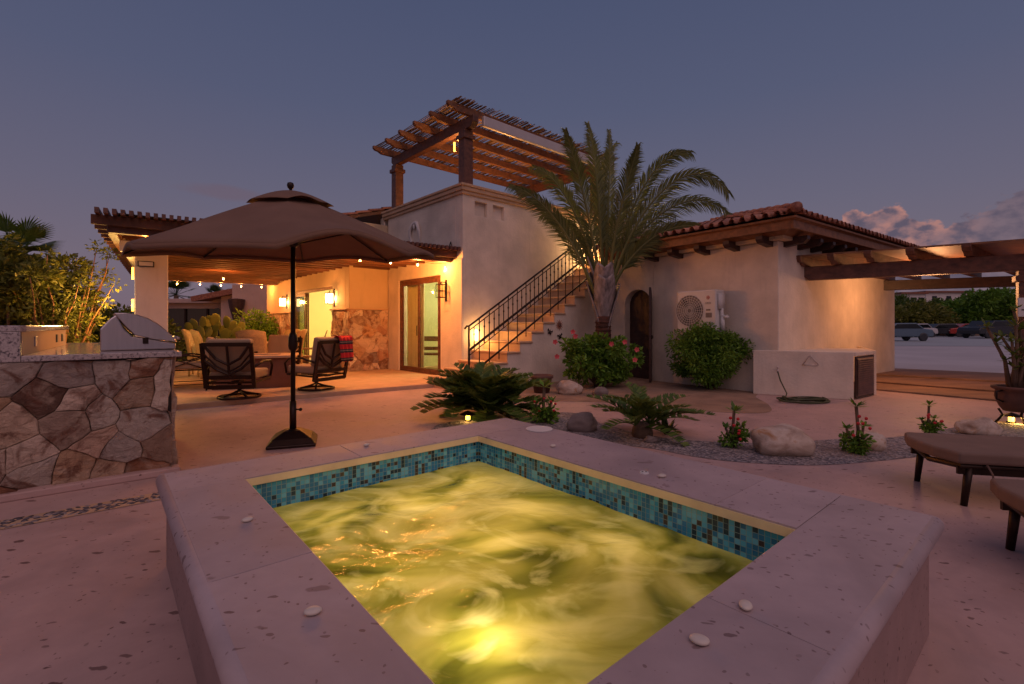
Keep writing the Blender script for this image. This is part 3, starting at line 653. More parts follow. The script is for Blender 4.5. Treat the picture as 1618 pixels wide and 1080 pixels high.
# ------------------------------------------------------------ main house
def lx(P,d,px):
    r=(px-809)/F; t=(r*P.y-P.x)/(d.x-r*d.y); return t
hx=HF.to_3x3()@Vector((1,0,0)); hy=HF.to_3x3()@Vector((0,1,0))
def house():
    t=thing('main_house',HC,'cream stucco house with roof terrace block, glass doors and flagstone wainscot','house')
    zT=4.22
    # stair wall with two niches
    n1=(lx(HC,hx,750.5),lx(HC,hx,769.5)); n2=(lx(HC,hx,779),lx(HC,hx,796.5))
    w=MB(HF); w.holes(0,6.0,0,zT,0,.1,[(n1[0],n1[1],3.70,4.02),(n2[0],n2[1],3.70,4.02)]); w.box(0.0,6.0,.1,.28,0,zT)
    # side wall with the glass door, thin return column at the corner
    F2=HF@Matrix.Rotation(R(90),4,'Z')      # local x -> house y, local y -> -house x
    w2=MB(F2); w2.holes(.28,3.42,0,zT,-.25,-.002,[(.88,2.83,ZP,2.42)])
    for m in (w2,): w.v+=[]; k=len(w.v); w.v+=m.v; w.f+=[tuple(i+k for i in f) for f in m.f]; w.a+=m.a
    w.box(-.03,-.0,.0,.42,0,2.72)        # pilaster
    w.box(5.75,6.0,.28,3.4,0,zT); w.box(.0,6.0,3.62,3.86,0,zT)
    w.build('wall',M['stucco'],t,bevel=.012)
    c=MB(HF); 
    for (o_,z0,z1) in ((.045,zT-.10,zT-.03),(.075,zT-.028,zT+.06),(.10,zT+.062,zT+.12)):
        c.box(-o_,6.0+o_,-o_,.30,z0,z1); c.box(-o_,.30,.302,3.63,z0,z1)
    c.build('cornice',M['step_stone'],t,bevel=.012)
    # terrace floor
    MB(HF).box(.25,5.8,.28,3.62,3.3,3.45).build('terrace_floor',M['step_stone'],t)
    # living block
    z2=3.95; b=MB(HF)
    b.box(-1.08,-.0,3.42,3.67,0,z2)                        # pier face towards the camera
    F3=HF@Matrix.Translation((-1.08,0,0))@Matrix.Rotation(R(90),4,'Z')
    m=MB(F3); m.holes(3.67,10.5,0,z2,-.25,0,[(4.54,7.87,ZP,2.34)])
    k=len(b.v); b.v+=m.v; b.f+=[tuple(i+k for i in f) for f in m.f]; b.a+=m.a
    b.box(-1.08,6.0,10.5,10.75,0,z2); b.box(5.75,6.0,3.9,10.5,0,z2)
    b.build('wall',M['stucco_tan'],t,bevel=.012)
    # wainscots
    fz=1.66
    flagstones('stone_wainscot',HF@Matrix.Translation((-1.12,3.415,ZP)),1.11,fz-ZP,.30,21,t,depth=.03)
    flagstones('stone_wainscot',HF@Matrix.Translation((-1.085,4.54,ZP))@Matrix.Rotation(R(-90),4,'Z'),1.16,fz-ZP,.28,23,t,depth=.03)
    flagstones('stone_wainscot',HF@Matrix.Translation((-1.085,10.4,ZP))@Matrix.Rotation(R(-90),4,'Z'),2.53,fz-ZP,.28,25,t,depth=.03)
    flagstones('stone_wainscot',HF@Matrix.Translation((-1.12,7.86,ZP)),.001+.1,fz-ZP,.28,26,t,depth=.01)
    q=MB(HF); q.box(-1.16,-.0,3.375,3.418,fz,fz+.035); q.box(-1.15,-1.083,3.42,4.56,fz,fz+.035); q.box(-1.15,-1.083,7.85,10.4,fz,fz+.035); q.build('wainscot_cap',M['step_stone'],t,bevel=.006)
    # interiors
    i=MB(HF); i.box(.26,4.4,.30,.34,0,2.7); i.box(.26,4.4,3.36,3.40,0,2.7); i.box(4.4,4.44,.34,3.36,0,2.7); i.build('bedroom_wall',M['interior_green'],t)
    MB(HF).box(.26,4.4,.34,3.36,2.62,2.66).build('bedroom_ceiling',M['ceiling'],t)
    MB(HF).box(-.0,4.4,.34,3.36,.02,ZP+.002).build('bedroom_floor',M['step_stone'],t)
    i=MB(HF); i.box(4.0,4.05,3.9,10.3,0,2.9); i.box(-.8,4.0,10.2,10.25,0,2.9); i.box(-.8,4.0,3.9,3.95,0,2.9); i.build('living_wall',M['interior'],t)
    MB(HF).box(-.82,4.0,3.9,10.3,2.8,2.84).build('living_ceiling',M['ceiling'],t)
    for y in (.9,2.2):
        dl=MB(HF).lathe([(0,2.606),(.07,2.606),(.07,2.618),(0,2.618)],(1.6,y,0),20).build('ceiling_lamp',M['roomlight'],t)
    lamp('room_light',HF@Vector((1.6,1.6,2.45)),90,(1,.90,.55),.15,t)
    for y in (5.2,7.4): lamp('room_light',HF@Vector((1.2,y,2.6)),170,(1,.80,.36),.15,t)
    # sliding glass door (bedroom)
    d=MB(F2); fr=.07; y0,y1=-.10,-.03
    d.box(.88,2.83,y0,y1,2.35,2.42); d.box(.88,2.83,y0,y1,ZP,ZP+.05); d.box(.88,.95,y0,y1,ZP+.05,2.35); d.box(2.76,2.83,y0,y1,ZP+.05,2.35)
    dd=d.build('glass_door',M['wood'],t,bevel=.006)
    for (u0,u1,o_) in ((.95,1.92,-.055),(1.84,2.76,-.075)):
        p=MB(F2); p.box(u0,u0+.075,o_,o_+.03,ZP+.052,2.348); p.box(u1-.075,u1,o_,o_+.03,ZP+.052,2.348); p.box(u0+.075,u1-.075,o_,o_+.03,2.27,2.348); p.box(u0+.075,u1-.075,o_,o_+.03,ZP+.052,ZP+.13); p.build('sash',M['wood'],dd,bevel=.004)
        MB(F2).box(u0+.076,u1-.076,o_+.012,o_+.016,ZP+.131,2.269).build('pane',M['glass'],dd)
    MB(F2).box(1.93,1.945,-.02,.0,1.0,1.25).build('handle',M['iron'],dd)
    # curtain
    cu=MB(F2); pts=[]; n=60
    for k in range(n+1):
        u=1.95+.75*k/n; pts.append((u,-.22+.035*math.sin(k*.9)+.01*math.sin(k*2.3)))
    vs=[(a,b_,ZP+.06) for a,b_ in pts]+[(a+.02*math.sin(j),b_*1.0,2.34) for j,(a,b_) in enumerate(pts)]
    cu.add(vs,[(k,k+1,n+2+k,n+1+k) for k in range(n)]).build('curtain',M['curtain'],t,True)
    # living room opening: open stacked panels
    d=MB(F3); d.box(4.54,7.87,-.16,-.05,2.26,2.34); d.box(4.54,4.60,-.16,-.05,ZP,2.26); d.box(7.81,7.87,-.16,-.05,ZP,2.26); dd=d.build('sliding_door',M['wood'],t,bevel=.006)
    for j in range(3):
        u1=7.80-j*.05; u0=u1-.95; o_=-.07-.035*j
        p=MB(F3); p.box(u0,u0+.07,o_-.012,o_+.012,ZP+.01,2.25); p.box(u1-.07,u1,o_-.012,o_+.012,ZP+.01,2.25); p.box(u0+.07,u1-.07,o_-.012,o_+.012,2.17,2.25); p.box(u0+.07,u1-.07,o_-.012,o_+.012,ZP+.01,ZP+.10); p.build('sash',M['wood'],dd,bevel=.004)
        MB(F3).box(u0+.071,u1-.071,o_-.003,o_+.003,ZP+.101,2.169).build('pane',M['glass'],dd)
    # tiled roof of the living block
    r=MB(); eo=HF@Vector((-1.45,3.75,3.98)); tile_patch(r,eo,hy,hx,.30,7.2,3.9,31); r.build('roof_tiles',M['roof_tile'],t,True)
    s=MB(HF); s.add([(-1.48,3.72,3.90),(-1.48,10.95,3.90),(2.5,10.95,5.05),(2.5,3.72,5.05),(-1.48,3.72,3.98),(-1.48,10.95,3.98),(2.5,10.95,5.15),(2.5,3.72,5.15)],[(0,1,2,3),(4,7,6,5),(0,4,5,1),(1,5,6,2),(2,6,7,3),(3,7,4,0)]); 
    s.add([(2.501,3.72,5.05),(2.501,10.95,5.05),(6.3,10.95,3.95),(6.3,3.72,3.95),(2.501,3.72,5.15),(2.501,10.95,5.15),(6.3,10.95,4.03),(6.3,3.72,4.03)],[(0,1,2,3),(4,7,6,5),(0,4,5,1),(1,5,6,2),(2,6,7,3),(3,7,4,0)]); s.build('roof_deck',M['wood'],t)
    # small chimney-like terrace hood
    return t
house()

# bench inside the bedroom
def bench():
    F2=HF@Matrix.Translation((.85,2.55,ZP+.003))@Matrix.Rotation(R(40),4,'Z')@Matrix.Scale(.95,4)
    t=thing('wooden_bench',F2.translation,'dark wooden bench seen through the right glass door','bench')
    MB(F2).box(-.25,.25,-.55,.55,.40,.45).build('seat',M['wood'],t,bevel=.006)
    b=MB(F2); b.box(-.0-.25,-.21,-.55,.55,.46,.0+.47) ; b.box(.21,.25,-.55,.55,.78,.92); b.box(.21,.25,-.55,.55,.52,.62); b.build('backrest',M['wood'],t,bevel=.004)
    for x in (-.22,.22):
        for y in (-.5,.5): MB(F2).box(x-.028,x+.028,y-.028,y+.028,0,.398 if x<0 else .92).build('leg',M['wood'],t)
bench()
# ------------------------------------------------------------ outside staircase
def stairs():
    o=HC-hy*1.2; t=thing('outdoor_staircase',o,'stone staircase with iron railing climbing the house wall to the roof terrace','staircase')
    lev=[(-.86,.22),(-.48,.365)]+[(-.11+.3475*k,.51+.205*k) for k in range(15)]
    Wd=1.2
    sw=MB(HF); tr=MB(HF); rs=MB(HF)
    for k,(x,z) in enumerate(lev):
        x1=lev[k+1][0] if k+1<len(lev) else 6.0; xe=x1 if k+1<len(lev) else 6.0; y0=-Wd-(.12 if k<2 else 0)
        st=MB(HF); st.box(x-.03,x1+.0,y0-.03,-.002,z-.04,z); st.build('tread',M['step_stone'],t,bevel=.012)
        sw.box(x+.0005,x1,y0,-.003,0 if k else 0,z-.0405)
        rs.box(x-.006,x,y0+.004,-.004,(lev[k-1][1] if k else 0)+.001,z-.041)
    sw.build('side_wall',M['stucco'],t); rs.build('riser',M['step_stone'],t)
    # light box set in the wall and one near the top
    p=HF@Vector((lx(HC,hx,751),0,0)); zz=H-(529-YH)*p.y/F; x=lx(HC,hx,751)
    l=MB(HF); l.box(x-.05,x+.05,-.03,-.001,zz-.12,zz+.12); sl_=l.build('step_light',M['steplight'],t,bevel=.01)
    lamp('stair_light',HF@Vector((x,-.16,zz)),12,(1,.50,.14),.08,t)
    x=lx(HC,hx,921); pz=HF@Vector((x,0,0)); z3=H-(392-YH)*pz.y/F
    l=MB(HF); l.box(x-.07,x+.07,-.03,-.001,z3-.12,z3+.12); l.build('step_light',M['steplight'],t,bevel=.01)
    lamp('stair_light',HF@Vector((x,-.25,z3)),55,(1,.60,.22),.08,t)
    # railing on the open side
    yr=-Wd+.06; o2=HF@Vector((0,yr,0))
    def on(px,py): x=lx(o2,hx,px); p=HF@Vector((x,yr,0)); return Vector((x,yr,H-(py-YH)*p.y/F))
    A,B=on(741,515),on(912,384); A2,B2=on(744,551),on(912,418); A3,B3=on(748,588),on(912,453)
    def ext(P,Q,x): return P.lerp(Q,(x-P.x)/(Q.x-P.x))
    xe=4.8; x0=A.x
    rail=MB(HF); off=Vector((0,0,.085))
    rail.tube([ext(A,B,x0)+Vector((-.10,0,-.05)),ext(A,B,x0)+Vector((-.05,0,.0)),ext(A,B,x0),ext(A,B,xe)],.020,8)
    rail.tube([ext(A,B,x0)-off,ext(A,B,xe)-off],.010,6)
    rail.tube([ext(A2,B2,x0),ext(A2,B2,xe)],.024,6)
    rail.tube([ext(A3,B3,x0),ext(A3,B3,xe)],.020,6)
    rail.tube([ext(A2,B2,x0)-Vector((0,0,.10)),ext(A2,B2,xe)-Vector((0,0,.10))],.009,6)
    ro=rail.build('railing',M['iron'],t,True)
    x=x0; k=0
    while x<xe:
        b=MB(HF); q=ext(A3,B3,x) if k%2==0 else ext(A2,B2,x)-Vector((0,0,.10)); zt=ext(A,B,x).z-(0 if k%2==0 else .085); zb=q.z-(.16 if k%2==0 else 0)
        b.bar((x,yr,zb),(x,yr,zt),.015 if k else .03)
        mz=(ext(A,B,x).z+ext(A2,B2,x).z)/2; b.ball((x,yr,mz),(.018,.018,.032),8,6)
        b.build('baluster',M['iron'],ro); x+=.125; k+=1
stairs()
def terrace_rail():
    a=HF@Vector((5.2,-.02,4.34)); t=thing('terrace_railing',a,'black iron railing on the roof terrace parapet behind the palm','railing')
    r=MB(HF); r.tube([(5.2,.1,5.02),(9.2,.1,5.02)],.02,8); r.tube([(5.2,.1,4.95),(9.2,.1,4.95)],.009,6); r.tube([(5.2,.1,4.44),(9.2,.1,4.44)],.012,6); ro=r.build('handrail',M['iron'],t,True)
    x=5.2
    for k in range(27):
        b=MB(HF); b.bar((x,.1,4.36),(x,.1,5.02),.014); b.ball((x,.1,4.70),(.022,.022,.04),8,6); b.build('baluster',M['iron'],t); x+=.153
    b=MB(HF); b.box(6.12,9.4,-.0,.25,0,4.34); b.build('parapet',M['stucco'],t,bevel=.012)
terrace_rail()
# ------------------------------------------------------------ terrace pergola
def terrace_pergola():
    PC=HF@Vector((.30,.30,0)); t=thing('terrace_pergola',PC+Vector((0,0,4.2)),'wooden pergola with reed cover on the roof terrace','pergola')
    Fp=HF@Matrix.Translation((.30,.30,0)); zb=5.66; post=.24; L1=3.15; L2=4.7
    for x in (0,L2):
        for y in (0,L1):
            m=MB(Fp); m.box(x-.12,x+.12,y-.12,y+.12,3.45,zb-.001); m.box(x-.16,x+.16,y-.16,y+.16,zb-.22,zb-.12); m.build('post',M['wood'],t,bevel=.012)
    def beam(x0,x1,y0,y1,z0,z1,along):
        m=MB(Fp)
        if along=='y': m.extr([(y0,z0+.10),(y0+.12,z0),(y1-.12,z0),(y1,z0+.10),(y1,z1),(y0,z1)],(0,1,0),(0,0,1),(1,0,0),(0,0,0),x0,x1)
        else: m.extr([(x0,z0+.10),(x0+.12,z0),(x1-.12,z0),(x1,z0+.10),(x1,z1),(x0,z1)],(1,0,0),(0,0,1),(0,1,0),(0,0,0),y0,y1)
        m.build('beam',M['wood'],t,bevel=.008)
    for x in (0,L2): beam(x-.08,x+.08,-.38,L1+.2,zb,zb+.24,'y')
    n=6
    for k in range(n):
        y=-.22+(L1+.34)*k/(n-1); x0,x1=-.66,L2+.55; z0=zb+.242; z1=z0+.17
        m=MB(Fp); m.extr([(x0,z0+.11),(x0+.05,z0+.06),(x0+.14,z0+.05),(x0+.24,z0),(x1-.2,z0),(x1,z0+.11),(x1,z1),(x0,z1)],(1,0,0),(0,0,1),(0,1,0),(0,0,0),y-.045,y+.045)
        m.build('rafter',M['wood_light'],t,bevel=.006)
    rd=MB(Fp); rg=random.Random(8); x=-.52
    while x<L2+.5:
        y0=-.42+rg.uniform(-.10,.06); y1=L1+.35+rg.uniform(-.1,.15); z=zb+.43+rg.uniform(-.0,.03); a=rg.random()
        if rg.random()>.10: rd.tube([(x,y0,z+rg.uniform(0,.04)),(x+rg.uniform(-.03,.03),(y0+y1)/2,z),(x+rg.uniform(-.05,.05),y1,z+rg.uniform(-.01,.04))],rg.uniform(.007,.013),5,a=a)
        x+=rg.uniform(.020,.034)
    rd.build('reed_cover',M['reed'],t)
    s=MB(Fp); s.box(.16,4.0,-.46,-.37,zb+.02,zb+.25); s.box(4.1,L2+.3,-.46,-.37,zb+.02,zb+.25); s.build('roller_shade',M['aluminium'],t,bevel=.02)
    lp=Fp@Vector((.05,.32,0)); 
    l=MB(Fp); l.tube([(-.10,.30,5.25),(-.10,.30,5.46)],.022,12); l.build('lamp',M['amber'],t,True)
    lamp('pergola_light',Fp@Vector((.15,.45,5.2)),30,(1,.48,.14),.06,t)
    lamp('pergola_light',Fp@Vector((2.6,1.6,4.2)),70,(1,.45,.14),.10,t)
terrace_pergola()

# ------------------------------------------------------------ covered patio roof
def patio_roof():
    t=thing('patio_roof',(-6.15,7.07,2.7),'slatted brown wooden roof over the covered patio on a square white column','patio roof')
    W2=6.1; L2=9.2; zb=2.72
    for k,(x0,x1,y0,y1) in enumerate(((0.12,W2,.10,.22),(.10,.22,.23,L2-.2),(.12,W2,L2-.2,L2-.06))):
        m=MB(PF); m.box(x0,x1,y0,y1,zb-.06,zb+.069); m.build('beam',M['wood'],t,bevel=.008)
    # lower slats run along x, upper battens run along y and stick out over the edges
    n=22
    for grp,(lo) in enumerate((0,)):
        m=MB(PF)
        for k in range(n):
            y=.0+(L2)*k/(n-1); xr=W2+ (0 if y<3 else -.0); m.box(-.06,xr,y-.035,y+.035,zb+.03,zb+.17)
        m.build('slats',M['plank'],t)
    m=MB(PF)
    for k in range(62):
        x=.02+(W2-.1)*k/61; m.box(x-.026,x+.026,-.20,L2+.05,zb+.172,zb+.25)
    m.build('battens',M['wood'],t)
    MB(PF).box(.20,W2-.03,.16,L2-.02,zb+.252,zb+.262).build('roof_sheet',M['wood_dark'],t)
    f=MB(PF); f.box(.0,W2+.05,-.028,.0,zb+.03,zb+.165); f.build('fascia',M['wood'],t,bevel=.004)
    for (x,y) in ((.62,1.72),(.45,8.9)):
        c=MB(PF); c.box(x-.24,x+.24,y-.24,y+.24,0,zb-.04); c.box(x-.26,x+.26,y-.26,y+.26,zb-.12,zb-.045); c.build('column',M['stucco_white'],t,bevel=.012)
    s=MB(PF); s.tube([(.30,.75,2.55),(.30,3.6,2.55)],.075,14); s.box(.22,.38,.70,.745,2.46,2.64); s.build('roller_shade',M['aluminium'],t,False,bevel=.004)
    # small wall flood lamp on the column (unlit)
    fl=MB(PF); fl.box(.42,.66,1.40,1.455,2.30,2.40); q=fl.build('flood_lamp',M['plastic_dark'],t,bevel=.006)
    MB(PF).box(.44,.64,1.395,1.399,2.315,2.385).build('flood_glass',M['aluminium'],q)
    for z in (2.20,1.62):
        for (dx,dy) in ((-.26,0),):
            P=PF@Vector((.62+dx-.02,1.72+dy+.02,z)); l=MB(); l.tube([P+Vector((0,0,-.11)),P+Vector((0,0,.11))],.018,10); l.build('sconce',M['amber'],t,True)
            lamp('sconce_light',P+PF.to_3x3()@Vector((-.22,.05,0)),6 if z>2 else 62,(1,.55,.14),.06,t)
    return t
patio_roof()
def lantern_hang():
    p=at(233,372,7.6); t=thing('hanging_lantern',p,'small amber lantern hanging under the patio roof corner','lantern')
    m=MB(); m.tube([p+Vector((0,0,-.10)),p+Vector((0,0,.02))],.035,8); m.build('glow_glass',M['amber'],t,True)
    m=MB(); m.tube([p+Vector((0,0,.02)),p+Vector((0,0,.06))],.045,8); m.tube([p+Vector((0,0,-.12)),p+Vector((0,0,-.10))],.045,8); m.tube([p+Vector((0,0,.06)),p+Vector((0,0,.22))],.006,6); m.build('frame',M['iron'],t)
    lamp('lantern_light',p+Vector((0,-.06,-.05)),3,(1,.42,.1),.03,t)
lantern_hang()
def string_lights():
    t=thing('string_lights',at(400,452,12),'string of small warm bulbs hung under the edges of the patio roof','string lights')
    far=[(280,448),(316,449),(349,450.5),(381,452),(413,453),(443,454)]; P=[]
    for px,py in far:
        z=2.62; Y=(H-z)*F/(py-YH); P.append(Vector(((px-809)/F*Y,Y,z)))
    Q=[at(353,440,13),]; 
    near=[(515,406),(569,410.5),(617,414.5),(660,418),(704,422)]; N_=[]
    for px,py in near: Y=(H-2.58)*F/(py-YH); N_.append(Vector(((px-809)/F*Y,Y,2.58)))
    for L_ in (P,N_):
        m=MB(); pts=[]
        for a,b in zip(L_,L_[1:]):
            for k in range(6): u=k/6; q=a.lerp(b,u); pts.append(q+Vector((0,0,.09-.03*math.sin(math.pi*u))))
        pts.append(L_[-1]+Vector((0,0,.09))); m.tube(pts,.004,5); m.build('wire',M['iron'],t)
    for p in P+Q+N_:
        m=MB(); m.ball(p,(.022,.022,.03),10,8); b=m.build('bulb',M['bulb'],t,True)
        c=MB(); c.tube([p+Vector((0,0,.025)),p+Vector((0,0,.10))],.012,8); c.build('socket',M['iron'],b)
        lamp('bulb_light',p+Vector((0,0,-.06)),30 if p in P else 50,(1,.32,.06),.03,t)
string_lights()
def wall_lantern(P,nrm,label,lit,e=30):
    t=thing('wall_lantern',P,label,'wall lantern','wall lanterns on the patio walls')
    n=Vector(nrm).normalized(); s=Vector((-n.y,n.x,0)); c=P+n*.15
    b=MB(); b.add([c+s*i*.075+n*j*.075+Vector((0,0,k)) for k in (-.13,.13) for i,j in ((-1,-1),(1,-1),(1,1),(-1,1))],[(0,3,2,1),(4,5,6,7),(0,1,5,4),(1,2,6,5),(2,3,7,6),(3,0,4,7)])
    b.build('glass',M['lampglass'] if lit else M['glass'],t)
    f=MB()
    for i,j in ((-1,-1),(1,-1),(1,1),(-1,1)): f.bar(c+s*i*.082+n*j*.082+Vector((0,0,-.15)),c+s*i*.082+n*j*.082+Vector((0,0,.15)),.014)
    for k in (-.145,-.0,.145) if not lit else (-.145,.145):
        for (a,b_) in (((-1,-1),(1,-1)),((1,-1),(1,1)),((1,1),(-1,1)),((-1,1),(-1,-1))): f.bar(c+s*a[0]*.082+n*a[1]*.082+Vector((0,0,k)),c+s*b_[0]*.082+n*b_[1]*.082+Vector((0,0,k)),.014)
    f.bar(P+Vector((0,0,-.22)),P+Vector((0,0,.26)),.07,.02); f.bar(P+Vector((0,0,.2)),c+Vector((0,0,.2)),.02); f.bar(c+Vector((0,0,.2)),c+Vector((0,0,.145)),.02)
    f.build('frame',M['iron'],t)
    if lit: lamp('lantern_light',P+n*.30+Vector((0,0,.02)),e*1.6,(1,.38,.09),.05,t); lamp('lantern_light',P+n*.06+Vector((0,0,.0)),e*.4,(1,.50,.15),.03,t)
F3n=-hx
wall_lantern(HF@Vector((-1.08,4.35,1.98)),F3n,'lit wall lantern above the flagstone pier beside the open doorway',True,34)
wall_lantern(HF@Vector((-1.08,8.35,2.02)),F3n,'lit wall lantern at the far flagstone pillar beyond the doorway',True,30)
wall_lantern(HF@Vector((-.0,.62,2.03)),-hx,'unlit iron wall lantern between glass doors and staircase',False)
lamp('soffit_light',HF@Vector((-.22,.5,2.55)),9,(1,.45,.10),.03)

# ------------------------------------------------------------ wall ornaments
def ornaments():
    P=HF@Vector((-.02,1.35,0)); 
    y=lx(HC,hy,657); P=HF@Vector((-.02,y,0)); z=H-(371-YH)*P.y/F
    m=MB(HF); 
    pts=[(-.03-.02*math.sin(a*3),y+.22*math.cos(a)*(1),z+.30*math.sin(a)) for a in [R(k) for k in range(-60,245,12)]]
    m.tube(pts,[.02+.03*math.sin(math.pi*i/(len(pts)-1)) for i in range(len(pts))],8)
    m.ball((-.04,y+.02,z+.20),(.02,.05,.07),8,6)
    tag(m.build('wall_ornament',M['stucco_white'],None,True),'pale curled metal ornament hanging on the terrace wall above the patio roof','wall ornament')
    y=lx(HC,hy,714); P=HF@Vector((-.02,y,0)); z=H-(390-YH)*P.y/F
    m=MB(HF); m.tube([(-.03,y,z-.10),(-.03,y-.03,z),(-.03,y,z+.12)],.01,6); m.tube([(-.03,y+.05,z-.08),(-.03,y+.05,z+.04),(-.03,y,z+.12)],.01,6); m.box(-.05,-.005,y-.02,y+.06,z-.14,z-.09)
    tag(m.build('bell_bracket',M['iron'],None),'small dark iron bell bracket on the wall near the house corner','bracket')
    SO=HC-hy*1.2
    def on(px,py): x=lx(SO,hx,px); p=HF@Vector((x,-1.2,0)); return x,H-(py-YH)*p.y/F
    x,z=on(883,513); m=MB(HF@Matrix.Translation((x,-1.215,z)))
    m2=[]
    for k in range(12):
        a=math.pi*2*k/12; m.add([(.05*math.cos(a-.2),0,.05*math.sin(a-.2)),(.05*math.cos(a+.2),0,.05*math.sin(a+.2)),(.12*math.cos(a),-.004,.12*math.sin(a)),(.05*math.cos(a-.2),-.01,.05*math.sin(a-.2)),(.05*math.cos(a+.2),-.01,.05*math.sin(a+.2)),(.12*math.cos(a),-.012,.12*math.sin(a))],[(0,2,1),(3,4,5),(0,1,4,3),(1,2,5,4),(2,0,3,5)])
    t=thing('sun_ornament',HF@Vector((x,-1.2,z)),'rusty metal sun ornament on the staircase side wall','wall ornament'); m.build('ray',M['terracotta'],t)
    MB(HF@Matrix.Translation((x,-1.22,z))).ball((0,0,0),(.055,.02,.055),16,8).build('face',M['clay_dark'],t,True)
    for px,py,l in ((868,524,'dark metal butterfly left of the sun ornament'),(884,531,'dark metal butterfly under the sun ornament')):
        x,z=on(px,py); m=MB(HF@Matrix.Translation((x,-1.215,z))@Matrix.Rotation(R(20 if px<870 else -15),4,'Y'))
        for s in (-1,1):
            m.extr([(0,0),(s*.07,.06),(s*.085,.02),(s*.03,-.0)],(1,0,0),(0,0,1),(0,1,0),(0,0,0),-.008,0); m.extr([(0,-.0),(s*.05,-.02),(s*.045,-.06),(s*.01,-.04)],(1,0,0),(0,0,1),(0,1,0),(0,0,0),-.008,0)
        m.tube([(0,-.006,-.05),(0,-.006,.05)],.008,6); tag(m.build('metal_butterfly',M['iron'],None),l,'wall ornament','metal butterflies on the stair wall')
ornaments()

